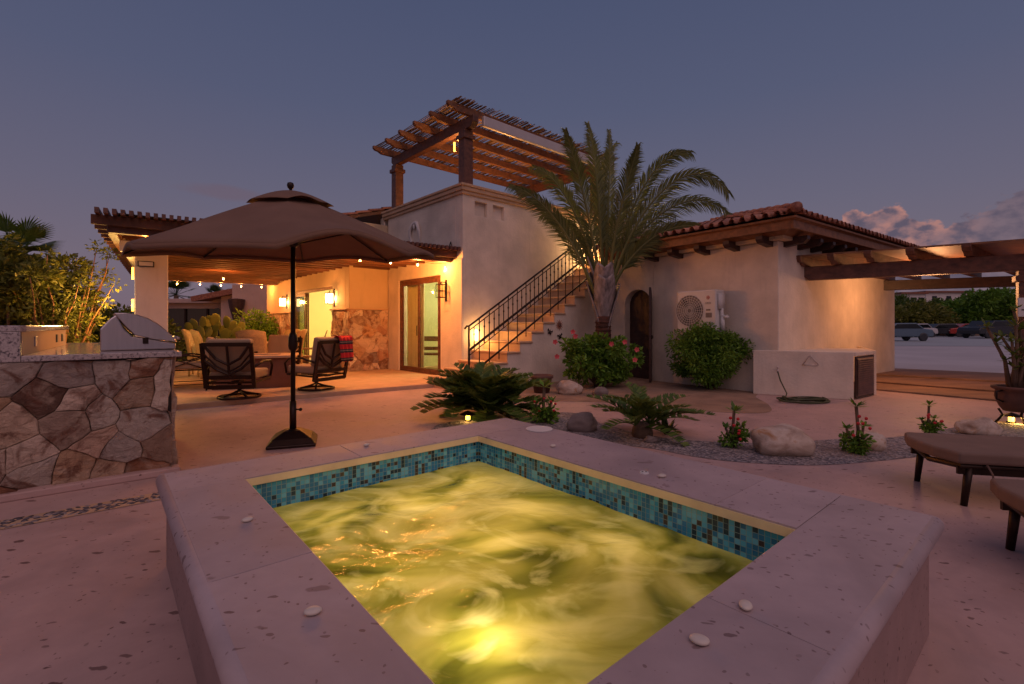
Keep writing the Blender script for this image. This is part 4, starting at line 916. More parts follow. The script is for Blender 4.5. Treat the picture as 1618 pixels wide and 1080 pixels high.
# ------------------------------------------------------------ right building
rx=RF.to_3x3()@Vector((1,0,0)); ry=RF.to_3x3()@Vector((0,1,0))
def right_building():
    t=thing('side_building',RO,'low cream stucco building with red barrel tile roof','building')
    zE=2.78; Lx=6.2; Ly=2.73
    w=MB(RF); w.prism([(0,0),(Lx,0),(Lx,Ly+2.5),(Lx-.25,Ly+2.5),(Lx-.25,.25),(.25,.25),(.25,Ly),(0,Ly)],0,zE); w.box(.25,Lx-.251,Ly+2.25,Ly+2.499,0,zE)
    w.build('wall',M['stucco'],t,bevel=.012)
    # wall with the arched doorway, from the inner corner to the staircase
    I=RF@Vector((0,Ly,0)); J=Vector((2.25,11.85,0)); d=(J-I); L_=d.length; an=math.atan2(d.y,d.x)
    AF=Matrix.Translation(I)@Matrix.Rotation(an,4,'Z')
    # local x from I to J, facing side is +y (towards the camera)
    a=lx(I,d.normalized(),1029); b=lx(I,d.normalized(),987); hh=at(0,457,(I+d.normalized()*((a+b)/2)).y).z
    cx,hw=(a+b)/2,(b-a)/2; spring=hh-hw*1.0
    arc=[(cx+hw*math.cos(R(q)),spring+hw*math.sin(R(q))) for q in range(0,181,12)]
    outline=[(0,0),(a,0)]+[(p[0],p[1]) for p in arc[::-1]] ; outline=[(0,0),(a,0)]
    left=[(cx-hw,0)]+[(cx-hw,spring)]
    poly=[(0,0),(cx-hw,0)]+[p for p in arc[::-1]]+[(cx+hw,0),(L_,0),(L_,3.3),(0,3.3)]
    m=MB(AF); m.extr(poly,(1,0,0),(0,0,1),(0,1,0),(0,0,0),-.28,0); m.build('wall',M['stucco'],t)
    dr=MB(AF); dr.extr([(cx-hw,0)]+arc[::-1]+[(cx+hw,0)],(1,0,0),(0,0,1),(0,1,0),(0,0,0),-.27,-.22)
    dd=dr.build('arched_door',M['wood_dark'],t)
    dl=MB(AF@Matrix.Translation((cx-hw+.02,.0,0))@Matrix.Rotation(R(118),4,'Z'))
    lw=.55; dl.extr([(0,.02),(0,spring+hw*.3)]+[(lw*k/8,spring+hw*(.3+.68*math.sin(math.pi/2*k/8))) for k in range(1,9)]+[(lw,.02)],(1,0,0),(0,0,1),(0,1,0),(0,0,0),0,.045)
    dq=dl.build('door_leaf',M['wood_dark'],t,bevel=.004)
    MB(AF@Matrix.Translation((cx-hw+.02,.0,0))@Matrix.Rotation(R(118),4,'Z')).ball((lw-.07,.06,1.0),(.02,.025,.05)).build('handle',M['iron'],dq)
    # eaves: boxed cornice, rafter tails, tiles
    ov=.52; zc=zE
    c=MB(RF); c.box(-ov+.06,Lx+.3,-ov+.06,-ov+.10,zc+.10,zc+.26); c.box(-ov+.06,-ov+.10,-ov+.101,Ly+1.2,zc+.10,zc+.26)
    c.box(-ov,Lx+.3,-ov,-.02,zc+.261,zc+.30); c.box(-ov,-.02,-.019,Ly+1.2,zc+.261,zc+.30)
    c.add([(-ov+.02,-ov+.02,zc+.26),(Lx+.3,-ov+.02,zc+.26),(Lx+.3,-.16,zc+.06),(-.16,-.16,zc+.06)],[(0,1,2,3)]); c.add([(-ov+.02,-ov+.02,zc+.26),(-.16,-.16,zc+.06),(-.16,Ly+1.2,zc+.06),(-ov+.02,Ly+1.2,zc+.26)],[(0,1,2,3)])
    c.build('eaves',M['wood_light'],t,bevel=.006)
    cr=MB(RF); cr.box(-.16,Lx,-.16,.0-.002,zc-.0,zc+.07); cr.box(-.16,-.002,-.0,Ly,zc-.0,zc+.07); cr.build('wall_plate',M['stucco_tan'],t,bevel=.01)
    for k in range(11):
        x=.25+k*.55
        m=MB(RF); m.extr([(-.40,.0),(-.34,-.06),(.02,-.10),(.02,.06),(-.40,.06)],(0,1,0),(0,0,1),(1,0,0),(0,0,zc-.0),x-.06,x+.06); m.build('rafter_tail',M['wood_dark'],t)
    for k in range(5):
        y=.15+k*.62
        m=MB(RF); m.extr([(-.40,.0),(-.34,-.06),(.02,-.10),(.02,.06),(-.40,.06)],(1,0,0),(0,0,1),(0,1,0),(0,0,zc),y-.06,y+.06); m.build('rafter_tail',M['wood_dark'],t)
    zt=zc+.30; sl_=.26
    r=MB(); 
    tile_patch(r,RF@Vector((-ov-.03,-ov-.03,zt)),rx,ry,sl_,Lx+.9,3.2,41,lambda u,v:u>v*.98)
    tile_patch(r,RF@Vector((-ov-.03,-ov-.03,zt)),ry,rx,sl_,Ly+1.9,3.2,42,lambda u,v:u>v*.98)
    r.build('roof_tiles',M['roof_tile'],t,True)
    rd=MB(RF); A=[(-ov,-ov,zt),(Lx+.3,-ov,zt),(Lx+.3,2.6,zt+.26*3.1),(2.6,2.6,zt+.26*3.1)]; B=[(-ov,-ov,zt),(2.6,2.6,zt+.26*3.1),(2.6,Ly+1.2,zt+.26*3.1),(-ov,Ly+1.2,zt)]
    rd.add(A,[(0,1,2,3)]); rd.add(B,[(0,1,2,3)]); rd.add([(2.6,2.6,zt+.806),(Lx+.3,2.6,zt+.806),(Lx+.3,Ly+2.6,zt),(2.6,Ly+2.6,zt)],[(0,1,2,3)]); rd.build('roof_deck',M['wood_dark'],t)
    hp=MB(RF); 
    for k in range(11):
        p=Vector((-ov-.04,-ov-.04,zt+.10)); q=Vector((2.6,2.6,zt+.806+.10)); u0,u1=k/11,(k+1.15)/11
        hp.tube([p.lerp(q,u0)+Vector((0,0,.02)),p.lerp(q,min(u1,1))],[.085,.07],10,a=(k*.37)%1)
    hp.build('hip_tiles',M['roof_tile'],t,True)
right_building()
def air_conditioner():
    I=RO; y0=lx(RO,ry,1089); y1=lx(RO,ry,1150); # along ry from RO
    c=RF@Vector((0,(y0+y1)/2,0)); W_=abs(y0-y1); zc=H-(491-YH)*c.y/F; Ht=62*c.y/F
    t=thing('air_conditioner',c+Vector((0,0,zc)),'white outdoor air conditioner unit with round fan grille on the wall','air conditioner')
    AFm=RF@Matrix.Translation((-.12,(y0+y1)/2,zc))@Matrix.Rotation(R(-90),4,'Z')   # local x to the right along the wall, -y outwards
    w,h,d=W_/2,Ht/2,.30
    MB(AFm).box(-w,w,-d,.0,-h,h).build('casing',M['plastic_white'],t,bevel=.02)
    fx=-w*.32; g=MB(AFm)
    for r in [h*.78*k/7 for k in range(1,8)]: g.tube([(fx+r*math.cos(a),-d-.012,r*math.sin(a)) for a in [2*math.pi*q/32 for q in range(32)]],.004,5,True)
    for q in range(28):
        a=2*math.pi*q/28; g.bar((fx+.05*math.cos(a),-d-.012,.05*math.sin(a)),(fx+h*.78*math.cos(a),-d-.012,h*.78*math.sin(a)),.005)
    g.build('fan_grille',M['plastic_white'],t)
    MB(AFm@Matrix.Translation((fx,-d-.002,0))@Matrix.Rotation(R(90),4,'X')).lathe([(0,-.002),(h*.77,-.002),(h*.77,.0),(0,.0)],(0,0,0),32).build('fan_well',M['ac_grey'],t)
    fb=MB(AFm)
    for q in range(3):
        a=2.1*q; fb.add([(fx+.03*math.cos(a),-d-.006,.03*math.sin(a)),(fx+h*.6*math.cos(a+.5),-d-.006,h*.6*math.sin(a+.5)),(fx+h*.68*math.cos(a),-d-.004,h*.68*math.sin(a)),(fx+h*.5*math.cos(a-.3),-d-.004,h*.5*math.sin(a-.3))],[(0,1,2,3)])
    fb.build('fan',M['plastic_dark'],t)
    bx=w*.62
    Bm=AFm@Matrix.Translation((bx,-d-.001,h*.62))@Matrix.Rotation(R(90),4,'X')
    MB(Bm).lathe([(0,0),(.035,0),(.035,.004),(0,.004)],(0,0,0),20).build('badge',M['badge_red'],t)
    s=MB(AFm); s.tube([(bx+.020*math.cos(a),-d-.008,h*.62+.020*math.sin(a)) for a in [R(q) for q in range(30,330,20)]],.004,5); s.bar((bx,-d-.008,h*.62),(bx+.02,-d-.008,h*.62),.006); s.build('emblem',M['plastic_white'],t)
    def text(txt,x,z,size,mat):
        cu=bpy.data.curves.new('brand_text','FONT'); cu.body=txt; cu.size=size; cu.extrude=.001; cu.align_x='CENTER'
        o=bpy.data.objects.new('lettering',cu); COL.objects.link(o); o.matrix_world=AFm@Matrix.Translation((x,-d-.003,z))@Matrix.Rotation(R(90),4,'X')
        bpy.context.view_layer.update(); dg=bpy.context.evaluated_depsgraph_get(); me=bpy.data.meshes.new_from_object(o.evaluated_get(dg)); mw=o.matrix_world.copy(); bpy.data.objects.remove(o)
        me.transform(Matrix.Translation(-t.location)@mw); q=bpy.data.objects.new('lettering',me); COL.objects.link(q); q.parent=t; me.materials.clear(); me.materials.append(mat)
    text('GREE',bx,h*.30,.055,M['ac_grey'])
    l=MB(AFm); l.box(bx-.04,bx+.05,-d-.004,-d-.001,-h*.02,h*.06); l.box(bx-.05,bx+.08,-d-.004,-d-.001,-h*.35,-h*.12); l.build('rating_label',M['ac_grey'],t)
    p=MB(AFm); p.box(w+.001,w+.05,-d+.05,-.06,h*.05,h*.8); p.tube([(w+.03,-d*.5,h*.1),(w+.03,-d*.5,-h*.25),(w+.13,-d*.5,-h*.35),(w+.16,-d*.5,-h*.28)],.035,10); p.tube([(w+.05,-d*.5,-h*.3),(w+.05,-d*.5,-h*1.0)],.04,10); p.build('pipe_cover',M['plastic_white'],t,True)
    b=MB(AFm); 
    for x in (-w*.6,w*.7): b.box(x-.02,x+.02,-d,.11,-h-.04,-h-.002); b.box(x-.02,x+.02,.08,.118,-h-.35,-h-.041)
    b.build('bracket',M['plastic_white'],t)
air_conditioner()
def enclosure():
    A=G(1190,622); B=G(1349,632); t=thing('equipment_enclosure',A,'low stucco pool equipment enclosure with louvred side door','enclosure')
    zt=.80; d=(B-A).normalized(); nb=Vector((-d.y,d.x,0)); s=rx
    Cc=B+s*1.05; D=A+s*1.05
    def slab(P,Q,th,z0,z1,m,inward):
        dd=(Q-P).normalized(); n=Vector((-dd.y,dd.x,0))*inward; m.prism([(v.x,v.y) for v in (P,Q,Q+n*th,P+n*th)],z0,z1)
    w=MB(); slab(A,B,.12,0,zt,w,1); w.prism([(v.x,v.y) for v in (B+s*.93,Cc,Cc+nb*2.2,B+s*.93+nb*2.2)],0,zt); w.prism([(v.x,v.y) for v in (B+s*.10,B+s*.93,B+s*.93-d*.1,B+s*.10-d*.12)],zt-.07,zt-.002)
    w.build('wall',M['stucco'],t,bevel=.01)
    c=MB(); c.prism([(v.x,v.y) for v in (A-d*.02+nb*.121,B+nb*.121,B+nb*.0+s*.93,B+s*.93+nb*1.2,A+s*1.6+nb*.3)],zt-.04,zt-.006); c.build('lid',M['stucco_white'],t,bevel=.005)
    dr=MB(); P=B+s*.12+Vector((0,0,0)); Q=B+s*.92; n=17
    slab(P,Q,.03,.02,.72,dr,1); dd=dr.build('louvre_door',M['wood_dark'],t)
    lv=MB(); o=Vector((s.y,-s.x,0))
    for k in range(n):
        z=.06+.64*k/n; lv.add([P+s*.03+o*.004+Vector((0,0,z+.03)),Q-s*.03+o*.004+Vector((0,0,z+.03)),Q-s*.03+o*.022+Vector((0,0,z)),P+s*.03+o*.022+Vector((0,0,z))],[(0,1,2,3)])
    lv.build('slats',M['wood'],dd)
    f=-nb
    g=MB(); a=at(1270,577,(A.lerp(B,.5)).y).z; 
    def fp(px,py):
        tt=lx(A,d,px); p=A+d*tt; return Vector((p.x,p.y,H-(py-YH)*p.y/F))+f*.02
    g.tube([fp(1268,576),fp(1280,560),fp(1293,576)],.007,6); g.tube([fp(1268,576),fp(1293,576.6)],.005,6); g.build('towel_hook',M['steel'],t,True)
    sp=MB(); sp.tube([fp(1229,583)-f*.02,fp(1229,583)+f*.06,fp(1229,588)+f*.07],.012,8); sp.ball(fp(1229,580)+f*.03,.018); sp.build('tap',M['steel'],t,True)
    h=thing('garden_hose',G(1270,634),'coiled dark green garden hose on the ground running up to the tap','hose')
    m=MB(); c=G(1268,634); pts=[fp(1229,586)+f*.08,fp(1233,600)+f*.06,fp(1243,620)+f*.07]
    for k in range(230):
        a=k*.21; w_=math.floor(a/6.283); r=.72+.30*((w_*.37)%1)+.04*math.sin(k*.6); pts.append(Vector((c.x+.06*math.sin(w_*2.1)+.40*r*math.cos(a+2.6),c.y-.05+.05*math.cos(w_*1.7)+.20*r*math.sin(a+2.6),.014+.010*w_*(.5+.5*math.sin(a*1.3+w_)))))
    pts=[Vector(p) for p in pts]; m.tube(pts,.011,6); m.build('hose',M['hose'],h,True)
enclosure()
# ------------------------------------------------------------ right pergola
def right_pergola():
    z0=2.12; A=Vector((5.66,9.30,0)); B=Vector((8.45,7.30,0)); d=(B-A).normalized(); 
    t=thing('side_pergola',A,'dark brown wooden pergola reaching out from the side building','pergola')
    n=Vector((-d.y,d.x,0))    # towards the back
    def bm(P,Q,w,za,zb,nm,mt):
        dd=(Q-P).normalized(); nn=Vector((-dd.y,dd.x,0)); m=MB(); L_=(Q-P).length
        m.extr([(0,.09),(.10,0),(L_,0),(L_,zb-za),(0,zb-za)],dd,(0,0,1),nn,P+Vector((0,0,za)),-w/2,w/2); return m.build(nm,mt,t,bevel=.008)
    bm(A,B+d*1.2,.16,z0,z0+.26,'beam',M['wood'])
    bk0=Vector((9.1,11.9,0)); bk1=Vector((12.2,10.2,0)); bm(bk0,bk1,.16,z0+.0,z0+.24,'beam',M['wood_dark'])
    for px in (1275,1326,1383,1448,1535,1650):
        u=lx(A,d,px); P=A+d*u
        e=bk0+(bk1-bk0).normalized()*(u*1.0+.1); dd=(e-P).normalized(); 
        m=MB(); L_=(e-P).length+.5
        m.extr([(-.42,.13),(-.38,.07),(-.30,.06),(-.22,0),(L_,0),(L_,.19),(-.42,.19)],dd,(0,0,1),Vector((-dd.y,dd.x,0)),P+Vector((0,0,z0+.262)),-.055,.055); m.build('rafter',M['wood'],t,bevel=.008)
    c=MB(); c.add([A-d*.15-n*.35+Vector((0,0,z0+.46)),B+d*1.2-n*.35+Vector((0,0,z0+.46)),bk1+d*.5+n*.4+Vector((0,0,z0+.46)),bk0-d*.3+n*.2+Vector((0,0,z0+.46))],[(0,1,2,3)])
    o=c.build('roof_boards',M['wood_light'],t); sm=o.modifiers.new('s','SOLIDIFY'); sm.thickness=.03
    u=lx(A,d,1613); P=A+d*(u+.05); 
    m=MB(Matrix.Translation(P)@Matrix.Rotation(math.atan2(d.y,d.x),4,'Z')); m.box(-.09,.09,-.09,.09,0,z0-.002); m.box(-.13,.13,-.12,.12,z0-.18,z0-.08); m.build('post',M['wood'],t,bevel=.01)
    m=MB(Matrix.Translation(bk1)); m.box(-.09,.09,-.09,.09,0,z0-.002); m.build('post',M['wood'],t)
    lm=MB(); q=A.lerp(bk0,.42)+d*1.5+Vector((0,0,z0+.40)); lm.lathe([(0,0),(.07,0),(.05,.04),(0,.04)],q,16); lm.build('lamp',M['lampglass'],t)
    lamp('pergola_light',q+Vector((0,0,-.55)),72,(1,.43,.17),.25,t)
    s=thing('notice_plate',P,'white notice plate on the wooden pergola post','sign')
    S1=at(1609,470,P.y-.12); S2=at(1609,500,P.y-.12)
    m=MB(); m.box(S1.x,S1.x+.24,P.y-.12,P.y-.105,S2.z,S1.z); m.build('plate',M['plastic_white'],s,bevel=.003)
    m=MB(); m.box(S1.x+.05,S1.x+.2,P.y-.123,P.y-.1205,(S1.z+S2.z)/2-.05,(S1.z+S2.z)/2-.03); m.build('print',M['plastic_dark'],s)
right_pergola()
# ------------------------------------------------------------ steps and drive to the right
def right_ground():
    a=[G(1383,598),G(1700,628)]; 
    ks=[(1360,612,1700,642),(1360,600,1700,626),(1360,589,1700,608),(1360,579,1700,594)]
    for i in range(3):
        p=ks[i]; q=ks[i+1]; z=.03+.035*i
        P=[G(p[0],p[1],z),G(p[2],p[3],z),G(q[2],q[3],z),G(q[0],q[1],z)]
        # each band is a low step
        sheet('stone_step',P,z,M['deck_band'],.2,bevel=.012)
    z=.02; P=[G(1330,579,z),G(1760,596,z),(70,30,z),(60,70,z),(22,70,z),(14,20,z)]
    sheet('driveway',P,z,M['driveway'],.06)
    sheet('road',[(20,29,0),(70,24,0),(90,60,0),(26,64,0)],.03,M['asphalt'])
right_ground()

# ------------------------------------------------------------ foliage tools
def leaves(m,clumps,n,size,rg,asp=.45,flat=0.):
    for _ in range(n):
        c,r=rg.choice(clumps)
        d=Vector((rg.gauss(0,1),rg.gauss(0,1),rg.gauss(0,1))).normalized(); q=r*(rg.random()**.45)
        p=Vector(c)+Vector((d.x*q,d.y*q,d.z*q*.85)); s=size*rg.uniform(.6,1.3)
        ax=(d+Vector((rg.uniform(-1,1),rg.uniform(-1,1),rg.uniform(-.9,.6)))).normalized(); b=ax.cross(Vector((rg.uniform(-1,1),rg.uniform(-1,1),rg.uniform(-1,1)))).normalized()
        up=ax.cross(b)*s*.12
        m.add([p,p+ax*s*.5+b*s*asp*.5+up,p+ax*s,p+ax*s*.5-b*s*asp*.5+up],[(0,1,2,3)],min(1,max(0,rg.gauss(.45,.25))))
def clumps(c,rad,k,cr,rg,zmin=None):
    out=[]; c=Vector(c)
    for _ in range(k):
        d=Vector((rg.gauss(0,1),rg.gauss(0,1),rg.gauss(0,1))).normalized(); q=rg.random()**.4
        p=c+Vector((d.x*rad[0]*q,d.y*rad[1]*q,d.z*rad[2]*q))
        if zmin is not None: p.z=max(p.z,zmin)
        out.append((p,cr*rg.uniform(.6,1.25)))
    return out
def bush(name,base,rad,label,cat,mat='leaf',n=5000,size=.07,k=26,seed=1,cr=.3,group=None,trunk=True,asp=.45,zoff=0.):
    rg=random.Random(seed); b=Vector(base); t=thing(name,b,label,cat,group)
    c=b+Vector((0,0,rad[2]*1.0+zoff)); cl=clumps(c,(rad[0]*.8,rad[1]*.8,rad[2]*.85),k,cr,rg,b.z+cr*.6)
    m=MB(); leaves(m,cl,n,size,rg,asp); m.build('crown' if trunk else 'foliage',M[mat],t)
    tr=MB()
    for (p,r) in cl[:12]:
        mid=b.lerp(p,.5)+Vector((rg.uniform(-.1,.1),rg.uniform(-.1,.1),0)); w=.02+.018*rad[2]
        tr.tube([b+Vector((rg.uniform(-.05,.05),rg.uniform(-.05,.05),-.02)),mid,p],[w,w*.6,w*.25],6)
    tr.build('trunk',M['bark'],t,True)
    return t,cl,rg
# round bush under the air conditioner
bb=G(1122,614); bush('round_bush',bb,(.86,.75,.74),'dense rounded bright green bush under the air conditioner','bush','leaf_bright',24000,.075,80,3,.22,asp=.4)
# hibiscus
def hibiscus():
    b=G(946,612); t,cl,rg=bush('hibiscus_bush',b,(1.02,.6,.60),'leafy hibiscus bush with pink flowers around the palm trunk','bush','leaf_bright',5200,.11,58,7,.12,asp=.5)
    for px,py in ((909,531),(905,524),(966,543),(1006,552),(1003,568),(877,540),(880,563),(987,540)):
        p=at(px,py,b.y-.55); m=MB(); 
        for k in range(5):
            a=2*math.pi*k/5+px; d=Vector((math.cos(a),-.4,math.sin(a))); s=Vector((-math.sin(a),0,math.cos(a)))
            m.add([p,p+d*.028+s*.022,p+d*.05+s*.01,p+d*.05-s*.01,p+d*.028-s*.022],[(0,1,2,3,4)])
        m.tube([p,p+Vector((0,-.05,.01))],.004,5); m.build('flower',M['petal_pink'],t)
hibiscus()
# ------------------------------------------------------------ triangle palm
def palm():
    b=G(953,604); D=b.y; t=thing('palm_tree',b,'young palm with grey crownshaft and feathery arching fronds before the stairs','palm tree')
    m=MB(); m.tube([b+Vector((0,0,-.05)),b+Vector((0,0,.5)),b+Vector((.0,0,1.0)),b+Vector((.0,0,1.45))],[.21,.185,.17,.16],20); 
    for k in range(14): m.tube([b+Vector((.17*math.cos(a),.17*math.sin(a),.15+k*.09)) for a in [2*math.pi*q/20 for q in range(20)]],.012,5,True)
    m.build('trunk',M['palm_bark'],t,True)
    # overlapping leaf bases in three ranks
    cs=MB(); rg=random.Random(2); 
    for k in range(8):
        a=2*math.pi*(k%3)/3+.4+rg.uniform(-.15,.15); z0=1.28+k*.085; d=Vector((math.cos(a),math.sin(a),0)); sdv=Vector((-d.y,d.x,0)); vs=[];nl=22
        for i in range(nl+1):
            u=i/nl; z=z0+u*.78; half=1.25*(1-u)**.8+.42; out=.16-.006*k+.23*u**1.3
            for j in range(9):
                f=(j/8-.5)*2; an=f*half; vs.append(b+d*(out*math.cos(an))+sdv*(out*math.sin(an))+Vector((0,0,z-.16*(1-u)*abs(f)**1.5+.12*abs(f)*u)))
        cs.add(vs,[(i*9+j,i*9+j+1,(i+1)*9+j+1,(i+1)*9+j) for i in range(nl) for j in range(8)],rg.random())
    o=cs.build('crownshaft',M['crownshaft'],t,True); sm=o.modifiers.new('s','SOLIDIFY'); sm.thickness=.02
    # fronds: (start px, mid px, tip px, depth of tip)
    S0=(955,435)
    FR=[((905,372),(858,306),(806,292),-.5),((922,350),(885,275),(842,262),.5),((932,330),(905,245),(893,204),-.6),
        ((948,320),(940,235),(928,194),.4),((960,325),(966,250),(962,205),.8),((972,335),(1000,262),(1008,228),-.6),((985,330),(1040,228),(1092,240),-.3),
        ((990,340),(1090,215),(1152,305),-.7),((990,375),(1085,262),(1160,345),.4),((995,395),(1060,330),(1130,368),-.8),((925,380),(893,338),(858,338),.9),((950,330),(940,255),(975,225),1.3)]
    for k,(c1,c2,tip,dp) in enumerate(FR):
        P0=at(S0[0]+(c1[0]-955)*.30,S0[1]+20+rg.uniform(-12,10),D+dp*.12); P1=at(*c1,D+dp*.25); P2=at(*c2,D+dp*.7); P3=at(*tip,D+dp)
        N_=26; pts=[]
        for i in range(N_+1):
            u=i/N_; pts.append((1-u)**3*P0+3*(1-u)**2*u*P1+3*(1-u)*u*u*P2+u**3*P3)
        m=MB(); m.tube(pts,[.012+.034*(1-i/N_)**2.2 for i in range(N_+1)],6,a=.9)
        plane=Vector((0,1,0))+Vector((dp*.3,0,.2))
        nl=135
        for i in range(nl):
            u=.16+.84*i/nl; f=u*N_; j=min(int(f),N_-1); p=pts[j].lerp(pts[j+1],f-j); T=(pts[j+1]-pts[j]).normalized()
            sd_=T.cross(Vector((0,1,0))).normalized(); L_=(.30+.62*math.sin(math.pi*min(1,(u*.95+.12))))*(.56)
            for sg in (-1,1):
                bx=T.cross(sd_).normalized()
                dr=(T*1.0+sd_*sg*.60+bx*rg.uniform(-.40,.40)+Vector((0,0,.02))).normalized(); l=L_*rg.uniform(.85,1.15)
                w=.0105; q1=p+dr*l*.5+Vector((0,0,-.02)); q2=p+dr*l+Vector((0,0,-.10-.12*l)); wd=dr.cross(Vector((.2,1,.1))).normalized()*w
                m.add([p-wd*.4,p+wd*.4,q1+wd,q1-wd,q2],[(0,1,2,3),(3,2,4)],min(1,max(0,rg.gauss(.5,.22))))
        m.build('frond',M['leaf_palm'],t)
    g=at(925,395,D+.35)
palm()
# ------------------------------------------------------------ cycads and small plants
def cycad(base,fr,label,seed,L=.6,wl=.10,name='cycad',tw=.020,heads=((0,0,0),),mat='leaf_cycad'):
    rg=random.Random(seed); b=Vector(base); t=thing(name,b,label,'plant','cycads in the gravel bed')
    b0_=b; m=MB(); m.ball(b+Vector((0,0,.05)),(.12,.12,.13),12,8); m.build('trunk',M['bark'],t,True)
    for k in range(fr*len(heads)):
        b=b0_+Vector(heads[k%len(heads)])
        a=2*math.pi*k/fr*1.07+rg.uniform(-.35,.35); el=rg.uniform(.15,1.35); l=L*rg.uniform(.75,1.15); d=Vector((math.cos(a),math.sin(a),0))
        pts=[b+Vector((0,0,.12))+d*(l*u*math.cos(el*(1-.35*u)))+Vector((0,0,l*u*math.sin(el)-.38*l*u*u)) for u in [i/14 for i in range(15)]]
        f=MB(); f.tube(pts,[.008*(1-.7*i/14) for i in range(15)],5,a=.7)
        for i in range(3,15):
            for h in ((0,.5) if i%2 else (0,)):
                if i+h>14: continue
                p=pts[i].lerp(pts[min(i+1,14)],h); T=(pts[i]-pts[i-1]).normalized(); sd_=T.cross(Vector((0,0,1))).normalized(); u=(i+h)/14
                ll=wl*(.45+math.sin(math.pi*min(1,u*.9))*.8)
                for sg in (-1,1):
                    dr=(sd_*sg+T*.45+Vector((0,0,.35))).normalized(); w=T*tw
                    f.add([p-w*.6,p+w*.6,p+dr*ll*.6+w,p+dr*ll+T*.012,p+dr*ll*.6-w],[(0,1,2,3,4)],min(1,max(0,rg.gauss(.5,.25))))
        f.build('frond',M[mat],t)
cycad(G(765,668)+Vector((0,.35,0)),26,'wide dark cycad spreading beyond the far corner of the hot tub',5,L=.66,wl=.15,tw=.021,mat='leaf',heads=((0,0,.1),(-.30,.05,.0),(.30,.12,.0),(.02,-.15,-.02),(-.1,.3,.12)))
cycad(G(1015,690),15,'smaller cycad with long low fronds in the gravel bed',6,L=.66,wl=.10,tw=.015,heads=((-.06,0,0),(.10,.08,0)),mat='leaf')
def stem_plant(px,py,top,label,seed,fl=True,name='crown_of_thorns',sc=1.):
    rg=random.Random(seed); b=G(px,py); t=thing(name,b,label,'plant','red flowering succulents in the gravel bed'); h=(py-top)*b.y/F
    m=MB(); tips=[b+Vector((0,0,h*.86)),b+Vector((.07*sc,0,h*.5)),b+Vector((-.08*sc,.02,h*.45)),b+Vector((.03,-.05,h*.3))]
    for i,p in enumerate(tips): m.tube([b,b.lerp(p,.5)+Vector((rg.uniform(-.02,.02),0,0)),p],.012*sc if i else .015*sc,7)
    m.build('stem',M['bark'],t,True)
    m=MB()
    for i,p in enumerate(tips):
        for k in range(16 if i==0 else 12):
            a=rg.uniform(0,6.28); e=rg.uniform(-.1,1.0); d=Vector((math.cos(a)*math.cos(e),math.sin(a)*math.cos(e),math.sin(e))); s=Vector((-math.sin(a),math.cos(a),0)); l=rg.uniform(.07,.12)*sc*(1.1 if i==0 else .8)
            m.add([p,p+d*l*.6+s*.018*sc,p+d*l,p+d*l*.6-s*.018*sc],[(0,1,2,3)],rg.random())
    cl=[(b+Vector((rg.uniform(-.08,.08),rg.uniform(-.06,.06),rg.uniform(.05,h*.35))),.07*sc) for _ in range(7)]
    leaves(m,cl,420,.045*sc,rg,.6); m.build('leaves',M['leaf_bright'] ,t)
    if fl:
        for k in range(6):
            p=b+Vector((rg.uniform(-.11,.11)*sc,-.09,rg.uniform(.1,h*.75))); f=MB(); f.ball(p,(.018,.01,.016),8,5); f.build('flower',M['petal_red'],t,True)
stem_plant(1160,707,640,'red flowering succulent left of the large boulder, nearest the path bend',1)
stem_plant(1353,716,630,'red flowering succulent between the two boulders, the tallest one',2)
stem_plant(1468,690,632,'small red flowering succulent behind the brown lounger cushion',3,sc=.8)
stem_plant(860,668,602,'broad leafy succulent beside the wide cycad at the tub corner',4,True,sc=1.35)
def agave():
    b=G(1052,686); t=thing('agave',b,'small blue green agave beside the low cycad','plant'); m=MB(); rg=random.Random(5)
    for k in range(26):
        a=rg.uniform(0,6.28); e=rg.uniform(.5,1.4); d=Vector((math.cos(a)*math.cos(e),math.sin(a)*math.cos(e),math.sin(e))); s=Vector((-math.sin(a),math.cos(a),0)); l=rg.uniform(.14,.30)
        m.add([b-s*.015,b+s*.015,b+d*l*.5+s*.026,b+d*l,b+d*l*.5-s*.026],[(0,1,2,3,4)],rg.random())
    m.build('leaves',M['leaf_cycad'],t)
agave()
def boulder(px,py,r,label,mat='boulder',seed=1,rot=0):
    c=G(px,py); m=MB(Matrix.Translation(c+Vector((0,r[1],r[2]*.72)))@Matrix.Rotation(R(rot),4,'Z')); m.ball((0,0,0),(1,1,1),32,22); 
    inv=m.M; vs=[]
    for v in m.v:
        q=(inv.inverted()@Vector(v)); d=1+.26*noise.noise(q*1.1+Vector((seed,0,0)))+.09*noise.noise(q*2.7+Vector((0,seed,0)))+.05*abs(noise.noise(q*4+Vector((seed,0,5))))+.03*noise.noise(q*9)
        q=Vector((q.x*r[0],q.y*r[1],q.z*r[2]))*d; vs.append(tuple(inv@q))
    m.v=vs; tag(m.build('boulder',M[mat],None,True),label,'boulder','boulders in the garden bed')
boulder(1252,724,(.27,.17,.165),'large pale boulder with orange stain in the gravel bed',seed=3,rot=-8)
boulder(1392,714,(.13,.10,.10),'tan boulder half hidden behind the tallest red flowering succulent',seed=4,rot=20)
boulder(1568,690,(.22,.14,.11),'pinkish boulder behind the nearer end of the first lounger',seed=7)
boulder(922,684,(.175,.13,.125),'smooth grey brown boulder between the succulent and the low cycad','boulder_grey',5)
boulder(902,624,(.235,.16,.14),'pale oval boulder beside the terracotta pot',seed=6)
boulder(950,626,(.13,.10,.09),'small dark rock half hidden under the hibiscus','boulder_grey',8)
boulder(1030,700,(.07,.05,.04),'fist sized grey stone at the foot of the agave','boulder_grey',9)
